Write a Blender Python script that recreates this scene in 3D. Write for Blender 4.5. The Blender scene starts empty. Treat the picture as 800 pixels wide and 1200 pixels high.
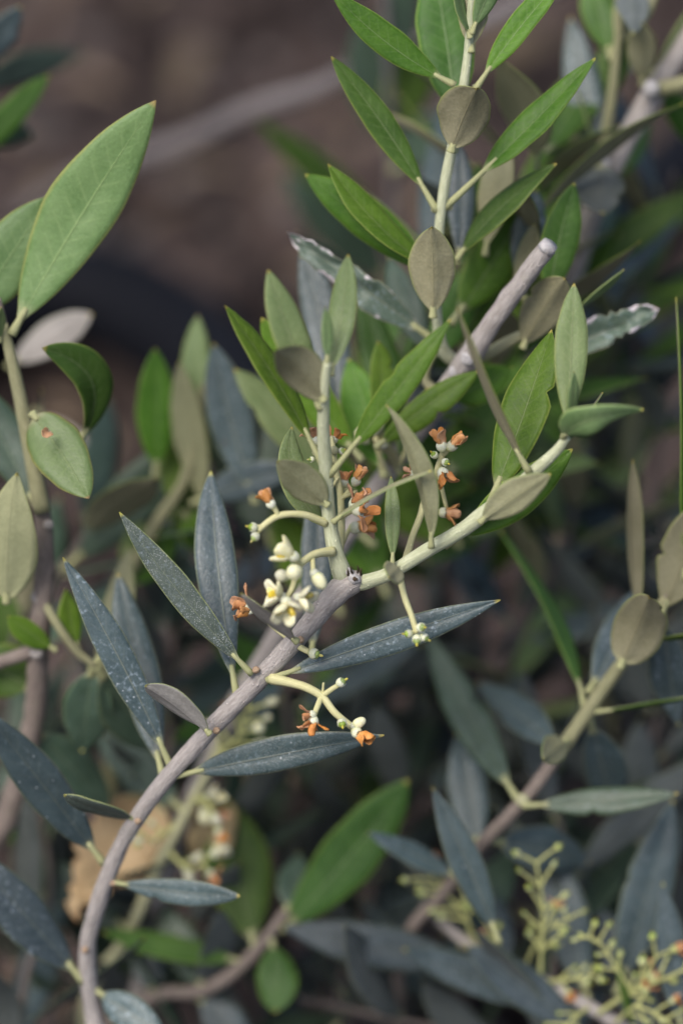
import bpy, math, random
from mathutils import Vector, Matrix, Quaternion, noise

random.seed(7)
scene = bpy.context.scene

# ------------------------------------------------------------------ camera
PITCH = math.radians(40.0)
CAM = Vector((0.0, 0.0, 0.75))
DIST = 0.75                                   # metres to the sharp flower node
FW = Vector((0.0, math.cos(PITCH), -math.sin(PITCH)))
RT = Vector((1.0, 0.0, 0.0))
UP = Vector((0.0, math.sin(PITCH), math.cos(PITCH)))
cam_data = bpy.data.cameras.new('camera')
cam_data.sensor_fit = 'VERTICAL'
cam_data.sensor_height = 36.0
cam_data.sensor_width = 24.0
cam_data.lens = 36.0 * DIST / 0.24
cam_data.clip_start = 0.01
cam_data.clip_end = 500.0
cam_data.dof.use_dof = True
cam_data.dof.focus_distance = DIST
cam_data.dof.aperture_fstop = cam_data.lens / 31.0
cam_data.dof.aperture_blades = 9
cam = bpy.data.objects.new('camera', cam_data)
scene.collection.objects.link(cam)
cam.location = CAM
cam.rotation_euler = (math.pi / 2 - PITCH, 0.0, 0.0)
scene.camera = cam

# ------------------------------------------------------------------ light
SUN_EL, SUN_AZ = math.radians(62), math.radians(228)
world = bpy.data.worlds.new('World')
scene.world = world
world.use_nodes = True
wn = world.node_tree.nodes
wl = world.node_tree.links
wn.clear()
sky = wn.new('ShaderNodeTexSky')
sky.sky_type = 'NISHITA'
sky.sun_disc = False
sky.sun_elevation = SUN_EL
sky.sun_rotation = SUN_AZ
sky.air_density = 1.0
sky.dust_density = 4.0
sky.ozone_density = 1.0
bgn = wn.new('ShaderNodeBackground')
bgn.inputs['Strength'].default_value = 0.1
out = wn.new('ShaderNodeOutputWorld')
wl.new(sky.outputs[0], bgn.inputs['Color'])
wl.new(bgn.outputs[0], out.inputs['Surface'])
sun_data = bpy.data.lights.new('sun', 'SUN')
sun_data.energy = 1.5
sun_data.angle = math.radians(30)
sun_data.color = (1.0, 0.96, 0.9)
sun = bpy.data.objects.new('sun', sun_data)
scene.collection.objects.link(sun)
sd = Vector((math.sin(SUN_AZ) * math.cos(SUN_EL), math.cos(SUN_AZ) * math.cos(SUN_EL), math.sin(SUN_EL)))
sun.rotation_euler = sd.to_track_quat('Z', 'Y').to_euler()
sun.location = sd * 5

scene.view_settings.view_transform = 'Standard'
scene.view_settings.look = 'None'
scene.view_settings.gamma = 1.0
scene.view_settings.use_curve_mapping = False
scene.view_settings.exposure = 0.74
scene.render.engine = 'CYCLES'
scene.cycles.use_denoising = True
scene.cycles.max_bounces = 8
scene.cycles.transparent_max_bounces = 4

# ------------------------------------------------------------------ helpers
K = 0.16 / 800 / DIST
SETBACK = 0.0                                 # centimetres by which the branch being built stands farther back


def P(px, py, d=0.0):
    """photo pixel + centimetres behind the sharp plane -> a point of the place"""
    z = DIST + (d + SETBACK) / 100.0
    return CAM + FW * z + RT * ((px - 400) * K * z) + UP * ((600 - py) * K * z)


def S(px, d=0.0):
    return px * K * (DIST + (d + SETBACK) / 100.0)


ORIGIN = {}


def link(o, parent=None, origin=Vector((0, 0, 0))):
    scene.collection.objects.link(o)
    po = Vector((0, 0, 0))
    if parent is not None:
        o.parent = parent
        po = ORIGIN[parent.name]
    o.location = origin - po
    ORIGIN[o.name] = origin.copy()
    return o


def tag(o, label=None, cat=None, group=None, kind=None):
    if label: o['label'] = label
    if cat: o['category'] = cat
    if group: o['group'] = group
    if kind: o['kind'] = kind
    return o


def thing(name, loc, label, cat, group=None):
    o = bpy.data.objects.new(name, None)
    o.empty_display_size = 0.01
    link(o, None, loc)
    return tag(o, label, cat, group)


def mesh_obj(name, verts, faces, mats, parent=None, origin=None, uvs=None, mat_idx=None, smooth=True):
    origin = origin if origin is not None else Vector(verts[0])
    me = bpy.data.meshes.new(name)
    me.from_pydata([tuple(Vector(v) - origin) for v in verts], [], faces)
    for m in mats:
        me.materials.append(m)
    if mat_idx is not None:
        me.polygons.foreach_set('material_index', mat_idx)
    me.polygons.foreach_set('use_smooth', [smooth] * len(me.polygons))
    if uvs is not None:
        ul = me.uv_layers.new(name='UVMap')
        flat = []
        for l in me.loops:
            flat.extend(uvs[l.vertex_index])
        ul.data.foreach_set('uv', flat)
    me.update()
    o = bpy.data.objects.new(name, me)
    return link(o, parent, origin)


def catmull(pts, n):
    """pts: list of (Vector, radius) -> resampled list"""
    res = []
    m = len(pts)
    for i in range(m - 1):
        p0 = pts[max(i - 1, 0)]; p1 = pts[i]; p2 = pts[i + 1]; p3 = pts[min(i + 2, m - 1)]
        for k in range(n):
            t = k / n
            a = [0.5 * ((2 * p1[j]) + (p2[j] - p0[j]) * t + (2 * p0[j] - 5 * p1[j] + 4 * p2[j] - p3[j]) * t * t
                        + (3 * p1[j] - p0[j] - 3 * p2[j] + p3[j]) * t ** 3) for j in (0, 1)]
            res.append((a[0], a[1]))
    res.append(pts[-1])
    return res


def tube_geo(path, sides=10, rough=0.0, cap=True, angular=0.0):
    verts, faces, uvs = [], [], []
    n = len(path)
    prev = None
    dist = 0.0
    for i, (p, r) in enumerate(path):
        t = (path[min(i + 1, n - 1)][0] - path[max(i - 1, 0)][0]).normalized()
        if prev is None:
            ref = Vector((0, 0, 1)) if abs(t.z) < 0.9 else Vector((1, 0, 0))
            a = t.cross(ref).normalized()
        else:
            a = (prev - t * prev.dot(t)).normalized()
        prev = a
        b = t.cross(a)
        if i: dist += (p - path[i - 1][0]).length
        for k in range(sides):
            th = 2 * math.pi * k / sides
            rr = r * (1 + angular * math.cos(4 * th))
            if rough:
                rr *= 1 + rough * noise.noise(Vector((math.cos(th) * 1.7, math.sin(th) * 1.7, dist * 260)) + p * 30)
            verts.append(p + (a * math.cos(th) + b * math.sin(th)) * rr)
            uvs.append((k / sides, dist * 100))
    for i in range(n - 1):
        for k in range(sides):
            k2 = (k + 1) % sides
            faces.append((i * sides + k, i * sides + k2, (i + 1) * sides + k2, (i + 1) * sides + k))
    if cap:
        faces.append(tuple(range(sides))[::-1])
        faces.append(tuple((n - 1) * sides + k for k in range(sides)))
    return verts, faces, uvs


def tube(name, pts, mat, parent, sides=10, n=6, rough=0.06, angular=0.0):
    """pts: (px, py, d, r_px) or (Vector, r)"""
    q = []
    for p in pts:
        if isinstance(p[0], Vector): q.append((p[0], p[1]))
        else: q.append((P(p[0], p[1], p[2]), S(p[3], p[2])))
    path = catmull(q, n)
    v, f, u = tube_geo(path, sides, rough, True, angular)
    return mesh_obj(name, v, f, [mat], parent, path[0][0], u)


# ------------------------------------------------------------------ materials
class NT:
    def __init__(self, name):
        self.m = bpy.data.materials.new(name)
        self.m.use_nodes = True
        self.t = self.m.node_tree
        self.t.nodes.clear()
        self.out = self.n('ShaderNodeOutputMaterial')

    def n(self, typ, **kw):
        nd = self.t.nodes.new(typ)
        for k, v in kw.items(): setattr(nd, k, v)
        return nd

    def l(self, a, b): self.t.links.new(a, b)

    def val(self, sock, v):
        if hasattr(v, 'is_linked') or isinstance(v, bpy.types.NodeSocket): self.l(v, sock)
        else: sock.default_value = v

    def math(self, op, a, b=None, c=None, clamp=False):
        nd = self.n('ShaderNodeMath', operation=op, use_clamp=clamp)
        self.val(nd.inputs[0], a)
        if b is not None: self.val(nd.inputs[1], b)
        if c is not None: self.val(nd.inputs[2], c)
        return nd.outputs[0]

    def ramp(self, v, lo, hi, a=0.0, b=1.0):
        nd = self.n('ShaderNodeMapRange', interpolation_type='SMOOTHSTEP')
        self.val(nd.inputs[0], v)
        nd.inputs[1].default_value = lo; nd.inputs[2].default_value = hi
        nd.inputs[3].default_value = a; nd.inputs[4].default_value = b
        return nd.outputs[0]

    def mix(self, fac, a, b):
        nd = self.n('ShaderNodeMix', data_type='RGBA')
        self.val(nd.inputs['Factor'], fac)
        for s, v in ((nd.inputs[6], a), (nd.inputs[7], b)):
            if isinstance(v, tuple): s.default_value = (*v, 1.0)
            else: self.l(v, s)
        return nd.outputs[2]

    def noise(self, vec, scale, detail=3.0, rough=0.55):
        nd = self.n('ShaderNodeTexNoise')
        if vec is not None: self.l(vec, nd.inputs['Vector'])
        nd.inputs['Scale'].default_value = scale
        nd.inputs['Detail'].default_value = detail
        nd.inputs['Roughness'].default_value = rough
        return nd.outputs['Fac']

    def voro(self, vec, scale, feature='F1', rnd=1.0):
        nd = self.n('ShaderNodeTexVoronoi', feature=feature)
        self.l(vec, nd.inputs['Vector'])
        nd.inputs['Scale'].default_value = scale
        nd.inputs['Randomness'].default_value = rnd
        return nd

    def bump(self, h, dist, strength=1.0):
        nd = self.n('ShaderNodeBump')
        nd.inputs['Strength'].default_value = strength
        nd.inputs['Distance'].default_value = dist
        self.l(h, nd.inputs['Height'])
        return nd.outputs[0]

    def principled(self, col, rough=0.5, spec=0.5, normal=None, sss=0.0, sss_scale=0.001, sheen=0.0):
        p = self.n('ShaderNodeBsdfPrincipled')
        self.val(p.inputs['Base Color'], (*col, 1.0) if isinstance(col, tuple) else col)
        self.val(p.inputs['Roughness'], rough)
        p.inputs['Specular IOR Level'].default_value = spec
        if normal is not None: self.l(normal, p.inputs['Normal'])
        if sss:
            p.inputs['Subsurface Weight'].default_value = sss
            p.inputs['Subsurface Radius'].default_value = (1.0, 0.8, 0.4)
            p.inputs['Subsurface Scale'].default_value = sss_scale
        if sheen:
            p.inputs['Sheen Weight'].default_value = sheen
            p.inputs['Sheen Roughness'].default_value = 0.5
        return p.outputs[0]

    def done(self, sh):
        self.l(sh, self.out.inputs['Surface'])
        return self.m


def leaf_material(name, c1, c2, rib, edge, tip, dots=0.0, bloom=0.0, rough=0.5, spec=0.4, trans=0.12,
                  trcol=(0.2, 0.3, 0.05), damage=0.0, ribw=0.035, ribamt=0.8, sheen=0.0, spots=0.25):
    t = NT(name)
    tc = t.n('ShaderNodeTexCoord')
    oi = t.n('ShaderNodeObjectInfo')
    rnd = oi.outputs['Random']
    # per-leaf offset of the pattern
    off = t.n('ShaderNodeVectorMath', operation='ADD')
    t.l(tc.outputs['Object'], off.inputs[0])
    cmb = t.n('ShaderNodeCombineXYZ')
    t.l(rnd, cmb.inputs[0]); t.l(t.math('MULTIPLY', rnd, 3.7), cmb.inputs[1])
    t.l(cmb.outputs[0], off.inputs[1])
    ob = off.outputs[0]
    sep = t.n('ShaderNodeSeparateXYZ')
    t.l(tc.outputs['UV'], sep.inputs[0])
    u, s = sep.outputs[0], sep.outputs[1]
    au = t.math('MULTIPLY', t.math('ABSOLUTE', t.math('SUBTRACT', u, 0.5)), 2.0)
    nz = t.noise(ob, 170, 4)
    nf = t.noise(ob, 1500, 3)
    base = t.mix(t.ramp(nz, 0.3, 0.7), c1, c2)
    base = t.mix(t.ramp(nf, 0.35, 0.75, 0.0, 0.35), base, tuple(min(1, x * 1.5) for x in c2))
    # faint side veins
    vv = t.math('SINE', t.math('MULTIPLY_ADD', au, -9.0, t.math('MULTIPLY', s, 75.0)))
    vein = t.math('MULTIPLY', t.ramp(vv, 0.80, 1.0), t.ramp(au, 0.9, 0.3))
    base = t.mix(t.math('MULTIPLY', vein, 0.16), base, rib)
    # paler margin
    base = t.mix(t.math('MULTIPLY', t.ramp(t.math('ADD', au, t.math('MULTIPLY', nf, 0.08)), 0.93, 1.03), 0.75), base, edge)
    # midrib
    w = t.math('MULTIPLY_ADD', s, -ribw * 1.1, ribw * 1.6)
    ribm = t.math('SUBTRACT', 1.0, t.math('DIVIDE', au, w), None, True)
    ribm = t.ramp(ribm, 0.0, 0.5)
    base = t.mix(t.math('MULTIPLY', ribm, ribamt), base, rib)
    # waxy bloom and scale dots
    if bloom:
        bm = t.ramp(t.noise(ob, 900, 5, 0.65), 0.52, 0.72)
        bm = t.math('MULTIPLY', bm, t.ramp(t.noise(ob, 130, 2), 0.35, 0.62, 0.15, 1.0))
        var = t.ramp(t.math('FRACT', t.math('MULTIPLY', rnd, 13.7)), 0, 1, 0.35, 1.25)
        bm = t.math('MULTIPLY', bm, var)
        base = t.mix(t.math('MULTIPLY', bm, bloom), base, (0.38, 0.46, 0.53))
        dv = t.voro(ob, 420)
        dr = t.ramp(dv.outputs['Distance'], 0.13, 0.05)
        dr = t.math('MULTIPLY', dr, t.ramp(t.noise(ob, 90, 1), 0.45, 0.6))
        base = t.mix(t.math('MULTIPLY', dr, bloom), base, (0.62, 0.66, 0.7))
    if dots:
        vo = t.voro(ob, 2600)
        dm = t.ramp(vo.outputs['Distance'], 0.34, 0.16)
        dmk = t.ramp(t.noise(ob, 120, 3), 0.38, 0.66, 0.15, 1.0)
        base = t.mix(t.math('MULTIPLY', t.math('MULTIPLY', dm, dmk), t.ramp(t.math('FRACT', t.math('MULTIPLY', rnd, 23.1)), 0, 1, dots * .3, dots * 1.2)), base, (0.5, 0.52, 0.5))
    if spots:
        sv = t.voro(ob, 95)
        sm = t.math('MULTIPLY', t.ramp(sv.outputs['Distance'], 0.10, 0.05), t.ramp(t.noise(ob, 40, 1), 0.58, 0.62))
        base = t.mix(t.math('MULTIPLY', sm, spots * 2), base, (0.06, 0.04, 0.02))
    # stalk end and tip
    base = t.mix(t.ramp(s, 0.10, 0.0), base, (0.36, 0.36, 0.2))
    base = t.mix(t.math('MULTIPLY', t.ramp(s, 0.965, 0.995), 0.9), base, tip)
    if damage:
        dn = t.math('ADD', t.noise(ob, 170, 4), t.math('MULTIPLY', t.ramp(au, 0.3, 1.0), 0.16))
        dn = t.math('ADD', dn, t.ramp(s, 0.70, 1.0, 0.0, 0.2))
        base = t.mix(t.ramp(dn, 0.70, 0.75), base, (0.55, 0.50, 0.51))
        base = t.mix(t.ramp(dn, 0.86, 0.90), base, (0.24, 0.13, 0.09))
    # every leaf a little different
    hs = t.n('ShaderNodeHueSaturation')
    t.l(base, hs.inputs['Color'])
    t.l(t.ramp(rnd, 0, 1, 0.485, 0.515), hs.inputs['Hue'])
    t.l(t.ramp(t.math('FRACT', t.math('MULTIPLY', rnd, 7.3)), 0, 1, 0.8, 1.22), hs.inputs['Value'])
    col = hs.outputs[0]
    h = t.math('ADD', t.math('MULTIPLY', nf, 0.6), t.math('MULTIPLY', ribm, -0.8))
    h = t.math('ADD', h, t.math('MULTIPLY', nz, 0.8))
    nrm = t.bump(h, 0.0003, 0.7)
    p = t.principled(col, t.ramp(nf, 0.2, 0.8, rough - 0.08, rough + 0.12), spec, nrm, sheen=sheen)
    if trans:
        tr = t.n('ShaderNodeBsdfTranslucent')
        tr.inputs['Color'].default_value = (*trcol, 1)
        mx = t.n('ShaderNodeMixShader')
        mx.inputs[0].default_value = trans
        t.l(p, mx.inputs[1]); t.l(tr.outputs[0], mx.inputs[2])
        p = mx.outputs[0]
    return t.done(p)


YEL = (0.55, 0.48, 0.12)
UNDER_TAN = leaf_material('leaf_underside_tan', (0.215, 0.208, 0.118), (0.265, 0.255, 0.155), (0.33, 0.31, 0.17), (0.24, 0.28, 0.09), YEL,
                          dots=0.12, rough=0.65, spec=0.25, ribamt=0.55, sheen=0.05, spots=0.1)
UNDER_GREY = leaf_material('leaf_underside_grey', (0.25, 0.235, 0.215), (0.31, 0.29, 0.265), (0.45, 0.41, 0.36), (0.30, 0.32, 0.22), YEL,
                           dots=0.12, rough=0.65, spec=0.25, ribamt=0.4, sheen=0.05)
UNDER_PALE = leaf_material('leaf_underside_pale', (0.265, 0.275, 0.15), (0.315, 0.32, 0.18), (0.37, 0.37, 0.21), (0.33, 0.35, 0.15), YEL,
                           dots=0.1, rough=0.6, spec=0.25, ribamt=0.5, sheen=0.05)
UNDER_SHADED = leaf_material('leaf_underside_shaded', (0.085, 0.10, 0.095), (0.12, 0.135, 0.13), (0.2, 0.2, 0.15), (0.14, 0.15, 0.09), YEL,  # darker copy of the underside, undergrowth shade put into its colour
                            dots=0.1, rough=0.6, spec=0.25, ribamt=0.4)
LEAF = {
    'old': (leaf_material('old_leaf_top', (0.037, 0.060, 0.064), (0.064, 0.094, 0.099), (0.17, 0.19, 0.15), (0.20, 0.22, 0.13), YEL,
                          dots=0.32, bloom=0.62, rough=0.40, spec=0.5, trans=0.04, ribamt=0.7, ribw=.05), UNDER_GREY),
    'speck': (leaf_material('speckled_leaf_top', (0.040, 0.056, 0.045), (0.066, 0.083, 0.068), (0.18, 0.20, 0.13), (0.30, 0.32, 0.12), YEL,
                            dots=0.75, bloom=0.25, rough=0.5, spec=0.35, trans=0.04, ribamt=0.6), UNDER_GREY),
    'young': (leaf_material('young_leaf_top', (0.058, 0.132, 0.010), (0.094, 0.182, 0.019), (0.24, 0.31, 0.13), (0.28, 0.36, 0.08), YEL,
                            dots=0.04, rough=0.45, spec=0.22, trans=0.16, ribamt=0.6), UNDER_TAN),
    'deep': (leaf_material('deep_green_leaf_top', (0.034, 0.080, 0.011), (0.056, 0.116, 0.019), (0.20, 0.26, 0.12), (0.24, 0.32, 0.07), YEL,
                           dots=0.06, rough=0.45, spec=0.25, trans=0.14, ribamt=0.7), UNDER_TAN),
    'pale': (leaf_material('pale_leaf_top', (0.125, 0.195, 0.070), (0.170, 0.240, 0.095), (0.34, 0.38, 0.2), (0.34, 0.40, 0.14), YEL,
                           dots=0.35, rough=0.5, spec=0.35, trans=0.12, ribamt=0.45), UNDER_TAN),
    'bright': (leaf_material('bright_leaf_top', (0.115, 0.195, 0.06), (0.155, 0.24, 0.085), (0.34, 0.44, 0.18), (0.33, 0.33, 0.1), (0.5, 0.35, 0.15),
                             dots=0.05, rough=0.42, spec=0.4, trans=0.2, ribamt=0.35), UNDER_PALE),
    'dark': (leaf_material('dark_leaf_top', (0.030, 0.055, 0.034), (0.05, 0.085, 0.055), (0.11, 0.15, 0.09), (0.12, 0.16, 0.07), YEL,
                           dots=0.15, bloom=0.2, rough=0.42, spec=0.45, trans=0.05), UNDER_SHADED),
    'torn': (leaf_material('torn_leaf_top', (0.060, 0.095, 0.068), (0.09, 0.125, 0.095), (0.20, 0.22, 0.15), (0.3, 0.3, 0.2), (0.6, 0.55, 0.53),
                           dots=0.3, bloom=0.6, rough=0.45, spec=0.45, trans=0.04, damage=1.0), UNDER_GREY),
    'dimmed': (leaf_material('shaded_leaf_top', (0.023, 0.038, 0.043), (0.042, 0.063, 0.069), (0.12, 0.14, 0.11), (0.13, 0.15, 0.09), YEL,  # old leaf with the shade low in the shrub painted into its colour
                            dots=0.3, bloom=0.45, rough=0.42, spec=0.45, trans=0.04, ribamt=0.5), UNDER_SHADED),
    'brown': (leaf_material('brown_leaf_top', (0.07, 0.05, 0.035), (0.12, 0.085, 0.06), (0.14, 0.1, 0.07), (0.1, 0.07, 0.05), (0.08, 0.05, 0.03), rough=0.7, spec=0.2, trans=0.05),
              leaf_material('brown_leaf_underside', (0.08, 0.06, 0.045), (0.13, 0.095, 0.07), (0.14, 0.1, 0.07), (0.1, 0.07, 0.05), (0.08, 0.05, 0.03), rough=0.7, spec=0.2, trans=0.05)),
    'dry': (leaf_material('dry_leaf_top', (0.33, 0.245, 0.13), (0.43, 0.325, 0.185), (0.5, 0.34, 0.2), (0.4, 0.24, 0.12), (0.3, 0.16, 0.08),
                          rough=0.6, spec=0.2, trans=0.2, trcol=(0.5, 0.3, 0.12), spots=0.5),
            leaf_material('dry_leaf_underside', (0.45, 0.29, 0.15), (0.56, 0.38, 0.22), (0.5, 0.36, 0.22), (0.4, 0.25, 0.13), (0.3, 0.16, 0.08),
                          rough=0.65, spec=0.2, trans=0.2, trcol=(0.5, 0.3, 0.12), spots=0.5)),
}


def wood_material(name, c1, c2, c3, bumpd=0.0004, lent=0.6):
    t = NT(name)
    tc = t.n('ShaderNodeTexCoord')
    mp = t.n('ShaderNodeMapping')
    t.l(tc.outputs['UV'], mp.inputs['Vector'])
    mp.inputs['Scale'].default_value = (9.0, 1.2, 1.0)
    ob = tc.outputs['Object']
    a = t.noise(mp.outputs[0], 2.2, 5, 0.65)
    b = t.noise(ob, 260, 4)
    f = t.noise(ob, 2200, 3)
    col = t.mix(t.ramp(a, 0.3, 0.7), c1, c2)
    col = t.mix(t.ramp(b, 0.55, 0.8, 0, 0.7), col, c3)
    vo = t.voro(ob, 620)
    lm = t.math('MULTIPLY', t.ramp(vo.outputs['Distance'], 0.22, 0.1), t.ramp(b, 0.35, 0.6))
    col = t.mix(t.math('MULTIPLY', lm, lent), col, tuple(min(1, x * 1.5) for x in c2))
    col = t.mix(t.ramp(f, 0.6, 0.85, 0, 0.5), col, tuple(x * 0.55 for x in c1))
    h = t.math('ADD', t.math('MULTIPLY', a, 0.8), t.math('ADD', t.math('MULTIPLY', lm, 0.6), t.math('MULTIPLY', f, 0.5)))
    return t.done(t.principled(col, 0.75, 0.25, t.bump(h, bumpd, 0.8)))


M_WOOD = wood_material('grey_olive_bark', (0.29, 0.26, 0.24), (0.45, 0.41, 0.385), (0.33, 0.31, 0.25), 0.0008, 0.9)
M_WOODB = wood_material('brown_olive_bark', (0.17, 0.135, 0.115), (0.26, 0.215, 0.185), (0.20, 0.19, 0.13))
M_SHOOT = wood_material('green_shoot_skin', (0.39, 0.41, 0.25), (0.57, 0.59, 0.41), (0.45, 0.49, 0.30), 0.0003, 0.7)
M_SHOOTP = wood_material('pale_shoot_skin', (0.36, 0.355, 0.20), (0.44, 0.425, 0.27), (0.38, 0.38, 0.22), 0.0002, 0.3)
M_OLIVE = wood_material('olive_shoot_skin', (0.22, 0.215, 0.115), (0.31, 0.30, 0.175), (0.25, 0.26, 0.13), 0.0003, 0.5)
M_STICK = wood_material('dead_stick_bark', (0.15, 0.135, 0.135), (0.23, 0.205, 0.205), (0.16, 0.13, 0.12))
M_TWIG = wood_material('shaded_twig_bark', (0.09, 0.075, 0.068), (0.15, 0.125, 0.115), (0.08, 0.07, 0.055))  # twig bark darkened: the shade of the undergrowth is in the colour
M_PET = wood_material('petiole_skin', (0.33, 0.34, 0.16), (0.40, 0.40, 0.22), (0.36, 0.36, 0.2), 0.00015, 0.2)
M_STALK = wood_material('flower_stalk_skin', (0.52, 0.50, 0.24), (0.62, 0.59, 0.34), (0.55, 0.52, 0.30), 0.00015, 0.3)


def petal_material(name, c1, c2, base, scale=900, rough=0.5, sss=0.25, streak=0.0, z0=0.0, z1=0.0012):
    t = NT(name)
    tc = t.n('ShaderNodeTexCoord')
    oi = t.n('ShaderNodeObjectInfo')
    ob = tc.outputs['Object']
    sep = t.n('ShaderNodeSeparateXYZ')
    t.l(ob, sep.inputs[0])
    a = t.noise(ob, scale, 4)
    col = t.mix(t.ramp(a, 0.3, 0.7), c1, c2)
    col = t.mix(t.ramp(sep.outputs[2], z1, z0), col, base)
    if streak:
        mp = t.n('ShaderNodeMapping')
        t.l(ob, mp.inputs['Vector'])
        mp.inputs['Scale'].default_value = (3000, 3000, 250)
        st = t.noise(mp.outputs[0], 1.0, 3)
        col = t.mix(t.ramp(st, 0.5, 0.75, 0, streak), col, tuple(x * 0.45 for x in c1))
    hs = t.n('ShaderNodeHueSaturation')
    t.l(col, hs.inputs['Color'])
    t.l(t.ramp(oi.outputs['Random'], 0, 1, 0.78, 1.15), hs.inputs['Value'])
    t.l(t.ramp(t.math('FRACT', t.math('MULTIPLY', oi.outputs['Random'], 9.7)), 0, 1, 0.8, 1.12), hs.inputs['Saturation'])
    return t.done(t.principled(hs.outputs[0], rough, 0.35, t.bump(a, 0.00015, 0.8), sss, 0.0006))


M_CREAM = petal_material('cream_petal', (0.70, 0.66, 0.38), (0.78, 0.75, 0.52), (0.58, 0.58, 0.24))
M_CREAMW = petal_material('cream_bud', (0.66, 0.65, 0.42), (0.73, 0.71, 0.50), (0.46, 0.52, 0.22))
M_ANTHER = petal_material('yellow_anther', (0.74, 0.56, 0.08), (0.80, 0.66, 0.18), (0.6, 0.5, 0.15), 2500, 0.7)
M_ORANGE = petal_material('withered_petal', (0.60, 0.28, 0.11), (0.70, 0.37, 0.17), (0.64, 0.47, 0.26), 700, 0.6, 0.15, 0.35)
M_RUST = petal_material('rusty_petal', (0.50, 0.205, 0.075), (0.64, 0.31, 0.13), (0.48, 0.26, 0.12), 700, 0.65, 0.1, 0.5)
M_CALYX = petal_material('calyx_skin', (0.55, 0.57, 0.40), (0.68, 0.69, 0.54), (0.50, 0.52, 0.26), 1500, 0.6)
M_OVARY = petal_material('green_ovary', (0.24, 0.34, 0.06), (0.32, 0.42, 0.10), (0.3, 0.36, 0.1), 1500, 0.35)
M_STYLE = petal_material('yellow_style', (0.5, 0.42, 0.08), (0.58, 0.5, 0.14), (0.42, 0.42, 0.1), 1500, 0.5)


# ------------------------------------------------------------------ leaf
def leaf(parent, base, tip, width, normal, kind='old', bend=0.0, lat=0.0, fold=0.10, rev=0.06, twist=0.0, stalk=0.09,
         tipr=0.62, baser=0.8, wave=0.028, petiole=True, rows=26, cols=8, torn=0.0, label=None, name='leaf', thick=0.00042):
    """a leaf as a thin two-sided blade (green top, pale underside) on a round petiole"""
    T = tip - base
    L = T.length
    T = T / L
    N = (normal - T * normal.dot(T)).normalized()
    B = T.cross(N)
    ph = random.uniform(0, 6.28)
    bend += random.uniform(-.025, .05); lat += random.uniform(-.03, .03); twist += random.uniform(-.5, .5)
    notch = (random.uniform(.3, .9), random.choice((-1, 1)), random.uniform(.15, .4)) if random.random() < .3 else None
    asym = random.uniform(-.12, .12)
    seed = random.uniform(0, 100)

    def centre(t):
        q = 4 * t * (1 - t)
        return base + T * (L * t) + N * (bend * L * q) + B * (lat * L * q)
    tipr = 0.36 + 1.0 * tipr; baser = baser * 1.08
    pk = (baser / (baser + tipr)) ** baser * (tipr / (baser + tipr)) ** tipr
    verts, uvs = [], []
    top, bot = [], []
    for i in range(rows + 1):
        s = i / rows
        s = s ** 1.0
        t = stalk * 0.85 + (1 - stalk * 0.85) * s
        c = centre(t)
        tg = (centre(min(t + 0.01, 1.01)) - centre(t - 0.01)).normalized()
        n = (N - tg * N.dot(tg)).normalized()
        n.rotate(Quaternion(tg, twist * (t - 0.3)))
        b = tg.cross(n)
        f = (max(s, 0.0) ** baser) * (max(1 - s, 0.0) ** tipr) / pk
        hw = max(0.5 * width * f, 0.02 * width * (1 - s) + 0.00012)
        if torn and s > 1 - torn:
            hw *= 0.75 + 0.5 * noise.noise(Vector((s * 30, seed, 0)))
        rt, rb = [], []
        for j in range(cols + 1):
            u = -1 + 2 * j / cols
            hu = hw * (1 + asym * (1 if u > 0 else -1)) * (1 + 0.07 * noise.noise(Vector((s * 6, u * 0.5 + (3 if u > 0 else 0), seed))))
            if notch and u * notch[1] > 0.1: hu *= 1 - notch[2] * math.exp(-((s - notch[0]) / .03) ** 2)
            z = fold * abs(u) * hw - rev * abs(u) ** 3 * hw * 2
            z += wave * width * math.sin(s * 9 + ph + (1.5 if u > 0 else 0)) * abs(u)
            z -= 0.00016 * max(0, 1 - abs(u) * 6)                   # groove over the midrib
            if torn and s > 1 - torn:
                z += 0.30 * width * noise.noise(Vector((s * 9, u * 1.5, seed)))
            p = c + b * (u * hu) + n * z
            th = thick * (0.45 + 0.55 * (1 - u * u)) * (0.4 + 0.6 * min(1, f * 2))
            rib = 0.0004 * max(0, 1 - abs(u) * 5) * (1 - 0.8 * s)
            rt.append(len(verts)); verts.append(p + n * th * 0.5); uvs.append((0.5 + u / 2, s))
            rb.append(len(verts)); verts.append(p - n * (th * 0.5 + rib)); uvs.append((0.5 + u / 2, s))
        top.append(rt); bot.append(rb)
    faces, mi = [], []
    for i in range(rows):
        for j in range(cols):
            faces.append((top[i][j], top[i + 1][j], top[i + 1][j + 1], top[i][j + 1])); mi.append(0)
            faces.append((bot[i][j], bot[i][j + 1], bot[i + 1][j + 1], bot[i + 1][j])); mi.append(1)
        faces.append((top[i][0], bot[i][0], bot[i + 1][0], top[i + 1][0])); mi.append(0)
        faces.append((top[i][cols], top[i + 1][cols], bot[i + 1][cols], bot[i][cols])); mi.append(0)
    faces.append(tuple(top[rows][j] for j in range(cols + 1)) + tuple(bot[rows][j] for j in range(cols, -1, -1))); mi.append(0)
    mt, mb = LEAF[kind]
    o = mesh_obj(name, verts, faces, [mt, mb], parent, base, uvs, mi)
    if label: o['label'] = label
    if petiole:
        r = min(0.0011, 0.0005 + width * 0.045)
        path = [(centre(x * (stalk + 0.05)), r * (1.15 - 0.55 * x)) for x in (0, 0.2, 0.4, 0.6, 0.8, 1.0)]
        v, f2, u2 = tube_geo(path, 7, 0.05)
        mesh_obj('petiole', v, f2, [M_PET], o, path[0][0], u2)
    return o


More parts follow.
